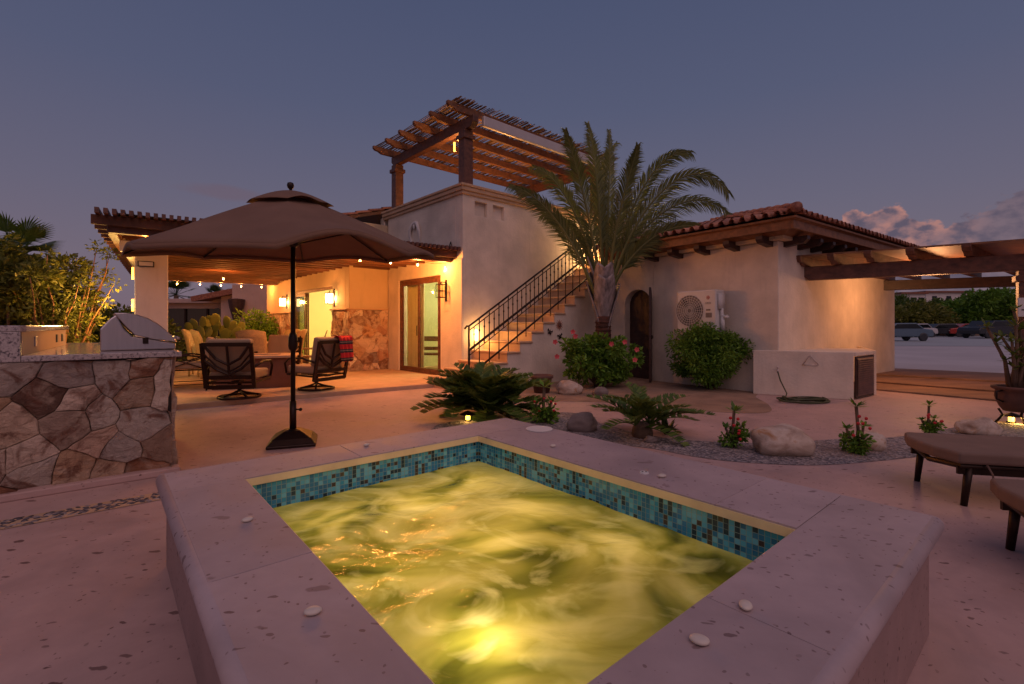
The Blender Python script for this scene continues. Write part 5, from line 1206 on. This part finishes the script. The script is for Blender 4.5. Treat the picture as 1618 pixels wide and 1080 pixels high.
def pot(px,py,r,h,label,mat='clay_dark',name='terracotta_pot'):
    b=G(px,py); m=MB(); m.lathe([(0,.01),(r*.62,.01),(r*.70,.0),(r*.95,h*.80),(r*.98,h*.82),(r*1.08,h*.84),(r*1.08,h),(r*.95,h),(r*.92,h*.85),(0,h*.83)],b,28); return tag(m.build(name,M[mat],None,True,),label,'pot')
pot(856,620,.20,.33,'dark terracotta pot at the foot of the staircase wall')
# cycad bulb light
def garden_light(P,label,e=3,stripes=False):
    t=thing('garden_light',P,label,'garden light','small garden lights')
    m=MB(); m.lathe([(0,0),(.05,0),(.045,.02),(0,.02)],P,16); m.build('base',M['iron'],t)
    m=MB(); m.tube([P+Vector((0,0,.02)),P+Vector((0,0,.09))],.03,12); m.build('lens',M['stripe_light'],t)
    m=MB(); m.lathe([(0,.14),(.10,.10),(.11,.09),(0,.092)],P,16); m.build('cap',M['iron'],t)
    if e: lamp('garden_glow',P+Vector((0,-.08,.07)),e,(1,.6,.16),.03,t)
garden_light(G(738,668)+Vector((0,.12,0)),'small lit garden light hidden under the wide cycad',.8)
garden_light(G(1598,668)+Vector((.0,0,0)),'small lit garden light below the potted desert rose',2.2)

# ------------------------------------------------------------ potted plant at the right edge
def desert_rose():
    b=G(1606,672)+Vector((0,0,0)); t=thing('potted_plant',b,'potted desert rose in an ornate brown urn on a stand at the right edge','potted plant')
    m=MB(); 
    for k in range(3):
        a=2.09*k+.4; m.tube([b+Vector((.2*math.cos(a),.2*math.sin(a),0)),b+Vector((.12*math.cos(a),.12*math.sin(a),.12)),b+Vector((.16*math.cos(a),.16*math.sin(a),.2))],.014,6)
    m.build('stand',M['iron'],t,True)
    m=MB(); m.lathe([(0,.18),(.12,.18),(.16,.24),(.20,.36),(.19,.44),(.23,.46),(.23,.49),(.19,.49),(.17,.46),(0,.46)],b,24); 
    po=m.build('urn',M['clay_dark'],t,True)
    for s in (-1,1): m=MB(); m.tube([b+Vector((s*.19,-.02,.30)),b+Vector((s*.27,-.02,.34)),b+Vector((s*.27,-.02,.43)),b+Vector((s*.2,-.02,.44))],.012,6); m.build('urn_handle',M['iron'],po,True)
    rg=random.Random(9); m=MB(); lf=MB()
    for k in range(9):
        x=-.28+.08*k; h=.5+.5*rg.random(); p0=b+Vector((x*.3,0,.45)); p1=b+Vector((x*.6,rg.uniform(-.1,.1),.45+h*.5)); p2=b+Vector((x*.8+rg.uniform(-.05,.05),rg.uniform(-.15,.15),.5+h))
        m.tube([p0,p1,p2],[.03,.02,.014],7)
        for q in (p1,p2,p1.lerp(p2,.5)):
            for j in range(12):
                a=rg.uniform(0,6.28); e=rg.uniform(-.2,1.1); d=Vector((math.cos(a)*math.cos(e),math.sin(a)*math.cos(e),math.sin(e))); s=Vector((-math.sin(a),math.cos(a),0)); l=rg.uniform(.07,.15)
                lf.add([q,q+d*l*.6+s*.022,q+d*l,q+d*l*.6-s*.022],[(0,1,2,3)],rg.random())
    m.build('stem',M['bark'],t,True); lf.build('leaves',M['leaf'],t)
desert_rose()
# ------------------------------------------------------------ loungers
def chaise(P,ang,label):
    t=thing('sun_lounger',P,label,'sun lounger','sun loungers at the right edge')
    Mx=Matrix.Translation(P)@Matrix.Rotation(R(ang),4,'Z'); L_,Wd=1.95,.66; z=.30
    f=MB(Mx)
    f.tube([(.06,.05,z-.02),(.03,Wd/2,z-.05),(.06,Wd-.05,z-.02),(L_,Wd-.05,z-.02),(L_,.05,z-.02)],.02,8,True); 
    for k in range(7): f.bar((.15+k*.28,.05,z-.01),(.15+k*.28,Wd-.05,z-.01),.025,.012)
    f.bar((.05,.06,z-.05),(L_,.06,z-.05),.02,.06); f.bar((.05,Wd-.06,z-.05),(L_,Wd-.06,z-.05),.02,.06)
    f.build('frame',M['bronze'],t,bevel=0)
    for x in (.12,L_-.3):
        for y in (.06,Wd-.06):
            m=MB(Mx); m.tube([(x-.03,y,0),(x,y,z-.03)],[.020,.026],10); m.build('leg',M['bronze'],t,True)
    c=MB(Mx); n=12; top=[]
    # cushion with curved foot end
    poly=[(0.03,.0),(-.035,Wd*.25),(-.05,Wd*.5),(-.035,Wd*.75),(.03,Wd),(1.2,Wd),(1.2,0)]
    c.prism(poly,z,z+.082); c.build('cushion',M['lounge_fabric'],t,bevel=.02,seg=3)
    c=MB(Mx); c.add([(1.21,0,z),(1.21,Wd,z),(1.21,Wd,z+.11),(1.21,0,z+.11),(L_,0,z+.32),(L_,Wd,z+.32),(L_-.05,Wd,z+.43),(L_-.05,0,z+.43)],[(0,1,2,3),(4,7,6,5),(0,4,5,1),(1,5,6,2),(2,6,7,3),(3,7,4,0)]); c.build('back_cushion',M['lounge_fabric'],t,bevel=.03,seg=3)
    s=MB(Mx); s.tube([(.20,.02,z),(.22,.0,z-.06),(.24,.01,z-.16)],.006,5); s.build('tie',M['lounge_fabric'],t)
P1=G(1510,708,.41); chaise(Vector((P1.x-.0,P1.y+.01,0)),-13,'brown cushioned sun lounger in full view at the right edge')
P2=G(1553,745,.41); nn=Matrix.Rotation(R(-13),3,'Z')@Vector((0,.66,0)); chaise(Vector((P2.x,P2.y,0))-nn,-13,'brown cushioned sun lounger nearest the camera, cut off by the frame')

# ------------------------------------------------------------ patio furniture
def swivel_chair(P,ang,label):
    t=thing('swivel_chair',P,label,'armchair','cushioned swivel chairs round the fire table')
    Mx=Matrix.Translation(P)@Matrix.Rotation(R(ang),4,'Z'); w=.35
    m=MB(Mx); m.tube([(.30*math.cos(a),.30*math.sin(a),.025) for a in [2*math.pi*k/28 for k in range(28)]],.020,8,True)
    for k in range(4): a=math.pi/4+math.pi/2*k; m.tube([(.29*math.cos(a),.29*math.sin(a),.03),(.12*math.cos(a),.12*math.sin(a),.075),(0,0,.12)],.018,6)
    m.tube([(0,0,.1),(0,0,.26)],.03,10); m.build('swivel_base',M['bronze'],t,True)
    m=MB(Mx); m.bar((-w,-.30,.28),(w,-.30,.28),.03); m.bar((-w,.34,.30),(w,.34,.30),.03); m.bar((-w,-.3,.28),(-w,.34,.30),.03); m.bar((w,-.3,.28),(w,.34,.30),.03); m.bar((0,-.3,.27),(0,.34,.28),.1,.03)
    m.build('seat_frame',M['bronze'],t)
    b=MB(Mx); y0,z0,y1,z1=-.33,.20,-.47,.90
    def bp(x,u): return (x,y0+(y1-y0)*u,z0+(z1-z0)*u)
    for x in (-w,w): b.bar(bp(x,0),bp(x,1),.055,.035,(0,1,0))
    for u in (.02,.24,.97): b.bar(bp(-w,u),bp(w,u),.035,.06)
    b.tube([bp(0,.25),bp(0,.93)],.020,6)
    for s in (-1,1):
        b.tube([bp(0,.30),bp(s*w*.5,.42),bp(s*w*.95,.62)],.022,6); b.tube([bp(0,.52),bp(s*w*.5,.66),bp(s*w*.9,.93)],.022,6); b.tube([bp(0,.36),bp(s*w*.5,.50),bp(s*w*.95,.76)],.014,6)
    b.build('back_frame',M['bronze'],t)
    for s in (-1,1):
        a=MB(Mx); a.tube([(s*w,-.38,.52),(s*(w+.05),-.1,.60),(s*(w+.05),.22,.585),(s*(w+.03),.36,.50),(s*w,.36,.32)],.020,8); a.build('arm',M['bronze'],t,True)
    c=MB(Mx); c.box(-w+.03,w-.03,-.32,.38,.315,.455); c.build('seat_cushion',M['cushion'],t,bevel=.04,seg=4)
    c=MB(Mx@Matrix.Translation((0,-.30,.42))@Matrix.Rotation(R(11),4,'X')); c.box(-w+.03,w-.03,.0,.13,.02,.54); c.build('back_cushion',M['cushion'],t,bevel=.04,seg=4)
    return Mx
c1=Vector((-4.42,7.75,ZP)); swivel_chair(c1,8,'swivel chair with its back turned, left of the umbrella pole')
c2=Vector((-3.58,8.75,ZP)); Mx=swivel_chair(c2,64,'swivel chair with a red striped blanket over its back')
swivel_chair(Vector((-5.1,10.2,ZP)),170,'swivel chair on the far side of the fire table')
# blanket draped over the back
def blanket():
    m=MB(Mx); n=16; k=14; prof=[(-.56,.52),(-.55,.60),(-.535,.70),(-.53,.80),(-.53,.90),(-.51,.955),(-.46,.985),(-.40,.985),(-.335,.95),(-.30,.88),(-.29,.80)]
    vs=[]
    for i in range(n+1):
        x=.06+.30*i/n
        for j,(y,z) in enumerate(prof): vs.append((x+.01*math.sin(j*1.1),y+.012*math.sin(i*1.3+j*.5),z+.01*math.sin(i*.9)))
    q=len(prof); m.add(vs,[(i*q+j,(i+1)*q+j,(i+1)*q+j+1,i*q+j+1) for i in range(n) for j in range(q-1)])
    o=m.build('striped_blanket',M['blanket'],None,True); s=o.modifiers.new('s','SOLIDIFY'); s.thickness=.012; tag(o,'red and black striped blanket draped over the chair back','blanket')
blanket()
def fire_table():
    c=Vector((-4.95,9.25,ZP)); t=thing('fire_table',c,'brown rectangular fire table between the cushioned chairs','fire table'); Mx=Matrix.Translation(c)@Matrix.Rotation(R(20),4,'Z')
    MB(Mx).box(-.66,.66,-.42,.42,.0,.56).build('base',M['fire_table'],t,bevel=.01)
    m=MB(Mx); m.holes(0,0,0,0,0,0,[]) if False else None
    m.box(-.72,.72,-.48,-.2,.562,.61); m.box(-.72,.72,.2,.48,.562,.61); m.box(-.72,-.42,-.199,.199,.562,.61); m.box(.42,.72,-.199,.199,.562,.61); m.build('tabletop',M['step_stone'],t,bevel=.008)
    MB(Mx).box(-.41,.41,-.19,.19,.565,.59).build('burner_tray',M['bronze'],t)
    MB(Mx).box(-.3,.3,-.43,-.4205,.15,.45).build('access_panel',M['wood'],t)
fire_table()
def arm_chair():
    P=G(300,618,ZP)+Vector((-.18,.25,0)); t=thing('garden_armchair',P,'iron armchair with crossed arm bars half hidden by the stone counter','armchair'); Mx=Matrix.Translation(P)@Matrix.Rotation(R(120),4,'Z'); w=.32
    for x in (-w,w):
        for y in (-.28,.3): MB(Mx).tube([(x,y,0),(x,y,.40)],.014,8).build('leg',M['bronze'],t,True)
    m=MB(Mx); 
    for a,b in (((-w,-.28),(w,-.28)),((w,-.28),(w,.3)),((w,.3),(-w,.3)),((-w,.3),(-w,-.28))): m.bar((*a,.38),(*b,.38),.025); m.bar((*a,.12),(*b,.12),.014)
    m.build('seat_frame',M['bronze'],t)
    for s in (-1,1): 
        a=MB(Mx); a.tube([(s*w,-.28,.60),(s*w,0,.64),(s*w,.22,.60),(s*w,.3,.48),(s*w,.3,.38)],.016,8); a.tube([(s*w,-.28,.38),(s*w,.0,.5),(s*w,.25,.58)],.011,6); a.tube([(s*w,.28,.40),(s*w,.0,.52),(s*w,-.26,.60)],.011,6); a.build('arm',M['bronze'],t,True)
    b=MB(Mx); b.tube([(-w,-.28,.38),(-w,-.40,.9),(0,-.42,.95),(w,-.40,.9),(w,-.28,.38)],.016,8); b.build('back_frame',M['bronze'],t,True)
    MB(Mx).box(-w+.02,w-.02,-.26,.30,.395,.50).build('seat_cushion',M['cushion'],t,bevel=.03,seg=3)
    MB(Mx@Matrix.Translation((0,-.28,.45))@Matrix.Rotation(R(13),4,'X')).box(-w+.02,w-.02,0,.11,.03,.5).build('back_cushion',M['cushion'],t,bevel=.03,seg=3)
arm_chair()
def dining():
    c=Vector((-6.35,11.6,ZP)); t=thing('dining_table',c,'pale dining table set at the back of the patio','table'); Mx=Matrix.Translation(c)@Matrix.Rotation(R(30),4,'Z')
    MB(Mx).box(-1.0,1.0,-.55,.55,.72,.76).build('tabletop',M['step_stone'],t,bevel=.01)
    for x in (-.85,.85):
        for y in (-.42,.42): MB(Mx).box(x-.04,x+.04,y-.04,y+.04,0,.719).build('leg',M['bronze'],t)
    def chair(P,ang,label):
        q=thing('rattan_chair',P,label,'dining chair','rattan chairs round the dining table'); Z=Matrix.Translation(P)@Matrix.Rotation(R(ang),4,'Z')
        MB(Z).box(-.27,.27,-.27,.27,.38,.46).build('seat',M['rattan'],q,bevel=.02)
        b=MB(Z); n=10; vs=[]
        for i in range(n+1):
            x=-.30+.60*i/n; cv=.10*(x/.3)**2
            for (y,z) in ((-.24,.30),(-.28,.6),(-.34,.9),(-.40,1.08-.05*(x/.3)**2)): vs.append((x,y+cv,z))
        b.add(vs,[(i*4+j,(i+1)*4+j,(i+1)*4+j+1,i*4+j+1) for i in range(n) for j in range(3)])
        o=b.build('backrest',M['rattan'],q,True); s=o.modifiers.new('s','SOLIDIFY'); s.thickness=.04; s.offset=0
        for x in (-.24,.24):
            for y in (-.23,.23): MB(Z).tube([(x,y,0),(x,y,.38)],.022,8).build('leg',M['rattan'],q,True)
    chair(Vector((-5.65,10.55,ZP)),8,'rattan chair with its broad back to the fire table')
    chair(Vector((-6.75,10.75,ZP)),-50,'rattan chair at the left end of the table, the nearer one')
    chair(Vector((-7.35,11.35,ZP)),-65,'rattan chair at the left end of the table, the farther one')
    chair(Vector((-6.1,12.7,ZP)),150,'rattan chair behind the table, facing the camera')
    chair(Vector((-5.55,11.9,ZP)),100,'rattan chair at the right end of the table')
    m=MB(Mx); m.lathe([(0,.762),(.05,.762),(.05,.86),(0,.86)],(.2,0,0),14); tag(m.build('candle_jar',M['lampglass'],None,True),'small glowing candle jar on the pale dining table','candle')
dining()
def adirondack():
    P=HF@Vector((-1.75,4.55,ZP)); t=thing('wooden_chair',P,'reddish wooden slat chair behind the blanket, against the pier','wooden chair'); Mx=Matrix.Translation(P)@Matrix.Rotation(R(110),4,'Z')
    MB(Mx).box(-.26,.26,-.25,.28,.34,.38).build('seat',M['teak'],t,bevel=.005)
    b=MB(Mx@Matrix.Translation((0,-.25,.3))@Matrix.Rotation(R(18),4,'X'))
    for k in range(5): b.box(-.26+.106*k,-.26+.106*k+.095,-.02,.0,0,.72+.07*math.sin(math.pi*(k+.5)/5))
    b.build('backrest',M['teak'],t,bevel=.004)
    for x in (-.25,.25):
        for y in (-.22,.25): MB(Mx).box(x-.02,x+.02,y-.03,y+.03,0,.339 if y<0 else .55).build('leg',M['teak'],t)
    MB(Mx).box(-.33,-.22,-.25,.34,.552,.575).build('arm',M['teak'],t); MB(Mx).box(.22,.33,-.25,.34,.552,.575).build('arm',M['teak'],t)
adirondack()

# ------------------------------------------------------------ prickly pear and planting behind the patio
def prickly():
    b=Vector(((335-809)/F*13.2,13.2,0)); t=thing('prickly_pear',b,'yellow green prickly pear cactus in a clay pot behind the dining table','cactus')
    m=MB(); m.lathe([(0,0),(.22,0),(.34,.35),(.30,.52),(.34,.56),(.28,.56),(0,.5)],b,24); m.build('pot',M['terracotta'],t,True)
    rg=random.Random(12); pads=MB()
    def pad(p,d,s,lv):
        d=d.normalized(); f=Vector((rg.uniform(-.4,.4),-1,0)).normalized(); sd_=d.cross(f).normalized(); f=sd_.cross(d)
        Mm=Matrix((( sd_.x,d.x,f.x,p.x+d.x*s),(sd_.y,d.y,f.y,p.y+d.y*s),(sd_.z,d.z,f.z,p.z+d.z*s),(0,0,0,1)))
        q=MB(Mm); q.ball((0,0,0),(s*.72,s*1.0,s*.13),14,10); k=len(pads.v); pads.v+=q.v; pads.f+=[tuple(i+k for i in g) for g in q.f]; pads.a+=[rg.random()]*len(q.f)
        if lv:
            for a in ((-.7,.7) if rg.random()<.6 else (-.9,0.,.9)):
                dd=(d*math.cos(a)+sd_*math.sin(a)); dd.z=abs(dd.z)+.15; pad(p+d*s*1.7+sd_*math.sin(a)*s*.5,dd,s*rg.uniform(.75,.95),lv-1)
    for x in (-.15,.1,.25): pad(b+Vector((x,0,.5)),Vector((x*2,0,1)),.23,2)
    pads.build('pads',M['cactus'],t,True)
prickly()
bush('shrub',(-9.0,16.8,0),(1.25,.9,.85),'bushy green shrub behind the dining chairs','shrub','leaf_bright',9000,.13,40,15,.45,'shrubs beyond the patio')
bush('shrub',(-10.2,15.6,0),(.8,.6,.35),'low dark shrub behind the prickly pear','shrub','leaf_dark',4500,.12,24,16,.35,'shrubs beyond the patio')
# trees to the left
bush('garden_tree',(-9.1,8.6,0),(1.45,1.4,1.2),'yellow green lit tree beyond the stone bar at the left edge','tree','leaf_warm',16000,.13,60,21,.36,'trees to the left of the kitchen',zoff=.55)
bush('garden_tree',(-11.2,9.5,0),(1.8,1.5,1.3),'darker tree filling the left edge behind the lit one','tree','leaf',14000,.15,46,22,.45,'trees to the left of the kitchen',zoff=.6)
def sparse_tree():
    rg=random.Random(31); b=Vector((-8.0,8.7,0)); t=thing('open_branched_shrub',b,'tall open shrub with bare twisting stems and sparse leaves at the patio corner','shrub'); m=MB(); lf=MB()
    for k in range(16):
        a=rg.uniform(0,6.28); h=rg.uniform(1.5,2.75); sp=rg.uniform(.3,1.0); pts=[b+Vector((.05*math.cos(a),.05*math.sin(a),0))]
        for i in range(1,7): u=i/6; pts.append(b+Vector((sp*u**1.3*math.cos(a+.5*u)-.2*u+rg.uniform(-.05,.05),sp*u*math.sin(a+.5*u),h*u)))
        m.tube(pts,[.028*(1-.8*i/6) for i in range(7)],6)
        cl=[(p,.15) for p in pts[3:]]; leaves(lf,cl,150,.075,rg,.5)
    m.build('stem',M['teak'],t,True); lf.build('leaves',M['leaf_warm'],t)
sparse_tree()
for i,(x,y,r,h,l) in enumerate(((-9.2,11.5,1.3,.85,'dark hedge mass just left of the white column'),(-12.5,13,2.2,1.0,'dark hedge mass behind the left trees'),(-13.2,16.0,1.6,.9,'dark hedge mass beyond the patio roof corner'))):
    bush('hedge',(x,y,0),(r,1.0,h),l,'hedge','leaf_dark',8000,.13,36,50+i,.42,'dark hedges left of the patio')
def fan_palm(x,y,zt,label,seed,sc=1.,mat='leaf'):
    rg=random.Random(seed); b=Vector((x,y,0)); t=thing('fan_palm',b,label,'palm tree','fan palms beyond the garden'); m=MB(); m.tube([b,b+Vector((0,0,zt))],[.15*sc,.11*sc],10); m.build('trunk',M['bark'],t,True)
    f=MB(); c=b+Vector((0,0,zt))
    for k in range(26):
        a=rg.uniform(0,6.28); e=rg.uniform(-.5,1.35); d=Vector((math.cos(a)*math.cos(e),math.sin(a)*math.cos(e),math.sin(e))); s=Vector((-math.sin(a),math.cos(a),0)); u=d.cross(s); p=c+d*.55*sc
        f.tube([c,p],.012*sc,4,a=.3)
        for j in range(17):
            th=(j-8)*.15; dd=(d*math.cos(th)+s*math.sin(th)); l=.62*sc*(1-.25*abs(th)); w=(s*math.cos(th)-d*math.sin(th))*.022*sc
            f.add([p,p+dd*l*.55+w,p+dd*l+Vector((0,0,-.09*sc)),p+dd*l*.55-w],[(0,1,2,3)],min(1,max(0,rg.gauss(.5,.2))))
    f.build('crown',M[mat],t)
fan_palm(-10.8,10.4,2.75,'fan palm rising above the trees at the left edge',3,.95,'leaf')
fan_palm(-26.0,37,3.6,'distant palm left of the neighbouring house roof',4,1.5,'leaf_dark')
fan_palm(-22.2,36,3.2,'distant small palm above the neighbouring garage',5,1.2,'leaf_dark')
# neighbour's house
def neighbour():
    Y=24.; X=lambda px,Yq=24.:(px-809)/F*Yq; Z=lambda py,Yq=24.:H-(py-YH)*Yq/F
    t=thing('neighbour_house',(X(345),Y,0),'neighbouring house with dark window wall and low tiled roof','house')
    w=MB(); w.holes(X(244),X(372),0,Z(474),Y,Y+.3,[(X(257),X(362),.15,Z(487))]); w.box(X(372),X(470),Y-1.2,Y+6,0,Z(460)); w.box(X(400),X(470),Y-1.8,Y-1.201,0,Z(454)); w.box(X(244),X(372),Y+3,Y+3.2,0,Z(474)); w.build('wall',M['stucco_pink'],t)
    MB().box(X(240),X(368),Y-.35,Y+3.4,Z(479),Z(472)).build('cornice',M['stucco_pink'],t,bevel=.03)
    wd=MB(); wd.box(X(257),X(362),Y+.12,Y+.2,.15,Z(487)).build('window',M['dark_glass'],t)
    f=MB(); 
    for px in (257,291,326,361): f.box(X(px)-.04,X(px)+.04,Y+.05,Y+.118,.15,Z(487))
    f.build('window_frame',M['bronze'],t)
    r=MB(); r.add([(X(332),Y-1.5,Z(471)),(X(400),Y-1.7,Z(459)),(X(470),Y-1.7,Z(452)),(X(470),Y+5,Z(440)),(X(400),Y+5,Z(446)),(X(332)+1.2,Y+5,Z(458))],[(0,1,4,5),(1,2,3,4)]); o=r.build('roof',M['roof_tile'],t); s=o.modifiers.new('s','SOLIDIFY'); s.thickness=.25
    l=thing('stone_bracket',(X(410),Y-2,1.2),'dark carved bracket on the neighbouring house wall','bracket'); m=MB(); m.lathe([(0,1.2),(.1,1.3),(.3,2.1),(.35,2.45),(.0,2.5)],(X(412),Y-2.1,0),12); m.build('body',M['wood_dark'],l)
neighbour()

# ------------------------------------------------------------ far right: cars, bank, trees, houses
def car(px,Y,mat,label,ang=0,sc=1.):
    P=Vector(((px-809)/F*Y,Y,.03)); t=thing('parked_car',P,label,'car','cars parked beyond the driveway'); Mx=Matrix.Translation(P)@Matrix.Rotation(R(ang),4,'Z')@Matrix.Scale(sc,4)
    side=[(-2.15,.35),(-2.2,.65),(-2.05,.88),(-1.3,.95),(-.75,1.40),(.85,1.42),(1.45,.98),(2.1,.90),(2.2,.6),(2.15,.35)]
    MB(Mx).extr(side,(1,0,0),(0,0,1),(0,1,0),(0,0,0),-.85,.85).build('body',M[mat],t,bevel=.08,seg=3)
    g=MB(Mx)
    for s in (-1,1): g.extr([(-1.12,.98),(-.70,1.33),(.80,1.35),(1.28,.99)],(1,0,0),(0,0,1),(0,1,0),(0,0,0),s*.855-.004,s*.855+.004)
    g.build('window',M['dark_glass'],t)
    for x in (-1.35,1.35):
        for s in (-1,1):
            w=MB(Mx@Matrix.Translation((x,s*.80,.33))@Matrix.Rotation(R(90),4,'X')); w.lathe([(0,-.1),(.26,-.1),(.33,-.07),(.33,.07),(.26,.1),(0,.1)],(0,0,0),18); w.build('wheel',M['plastic_dark'],t)
    for s in (-1,1):
        MB(Mx).box(2.17,2.215,s*.6-.15,s*.6+.15,.62,.75).build('headlight',M['aluminium'],t)
for a in ((1418,38,'car_blue','blue grey car parked nearest, partly behind the side building'),(1443,50,'car_white','white car parked second from the left in the far row',12),(1487,52,'car_dark','dark car parked mid row beside the white ones',-8),(1508,55,'car_white','white car parked in the middle of the far row',5),(1535,51,'car_red','red car parked right of the middle of the row',160),(1566,46,'car_dark','large dark car parked under the leafless tree',8,1.2),(1604,50,'car_red','bright red car parked by the pergola post',175)): car(*a)
def far_right():
    for i,(px,Y,r,h,l,mt) in enumerate(((1430,66,4.5,2.2,'dark green tree by the far white house','leaf_dark'),(1462,60,3.5,1.5,'yellowish low palms on the bank','leaf_warm'),(1492,68,4.5,2.3,'dark tree in the middle of the far bank','leaf_dark'),(1525,66,5,2.6,'spreading tree on the far bank','leaf'),(1562,62,5,2.7,'bright green tree on the far bank','leaf_bright'),(1600,64,5,2.8,'bright green tree behind the pergola post','leaf_bright'),(1650,60,5,2.6,'green tree off to the right of the post','leaf'),(1415,60,3.,1.3,'yellow green shrub beside the side building corner','leaf_warm'))):
        bush('far_tree',((px-809)/F*Y,Y,.6),(r,2.5,h),l,'tree',{'leaf_dark':'leaf','leaf':'leaf_bright'}.get(mt,mt),5000,.55,34,70+i,1.2,'trees on the far bank')
    b=MB(); b.prism([(30,57),(90,55),(120,90),(30,90)],-.1,1.1); tag(b.build('earth_bank',M['dirt'],None,bevel=.5),kind='structure')
    for (px0,px1,y0,y1,Y,l) in ((1425,1462,464,484,95,'small white house with red trim far beyond the trees'),(1463,1535,462,480,100,'long pale house far beyond the trees')):
        X0=(px0-809)/F*Y; X1=(px1-809)/F*Y; z1=H-(y0-YH)*Y/F
        t=thing('far_house',((X0+X1)/2,Y,0),l,'house','houses far beyond the trees'); w=MB(); w.box(X0,X1,Y,Y+8,0,z1); w.build('wall',M['stucco_white'],t)
        MB().box(X0-.4,X1+.4,Y-.4,Y+8.4,z1+.002,z1+.35).build('roof',M['roof_tile'],t)
        for k in range(3):
            x=X0+(X1-X0)*(k+.6)/3.2; MB().box(x-.5,x+.5,Y-.03,Y-.001,z1-1.9,z1-.7).build('window',M['dark_glass'],t)
far_right()
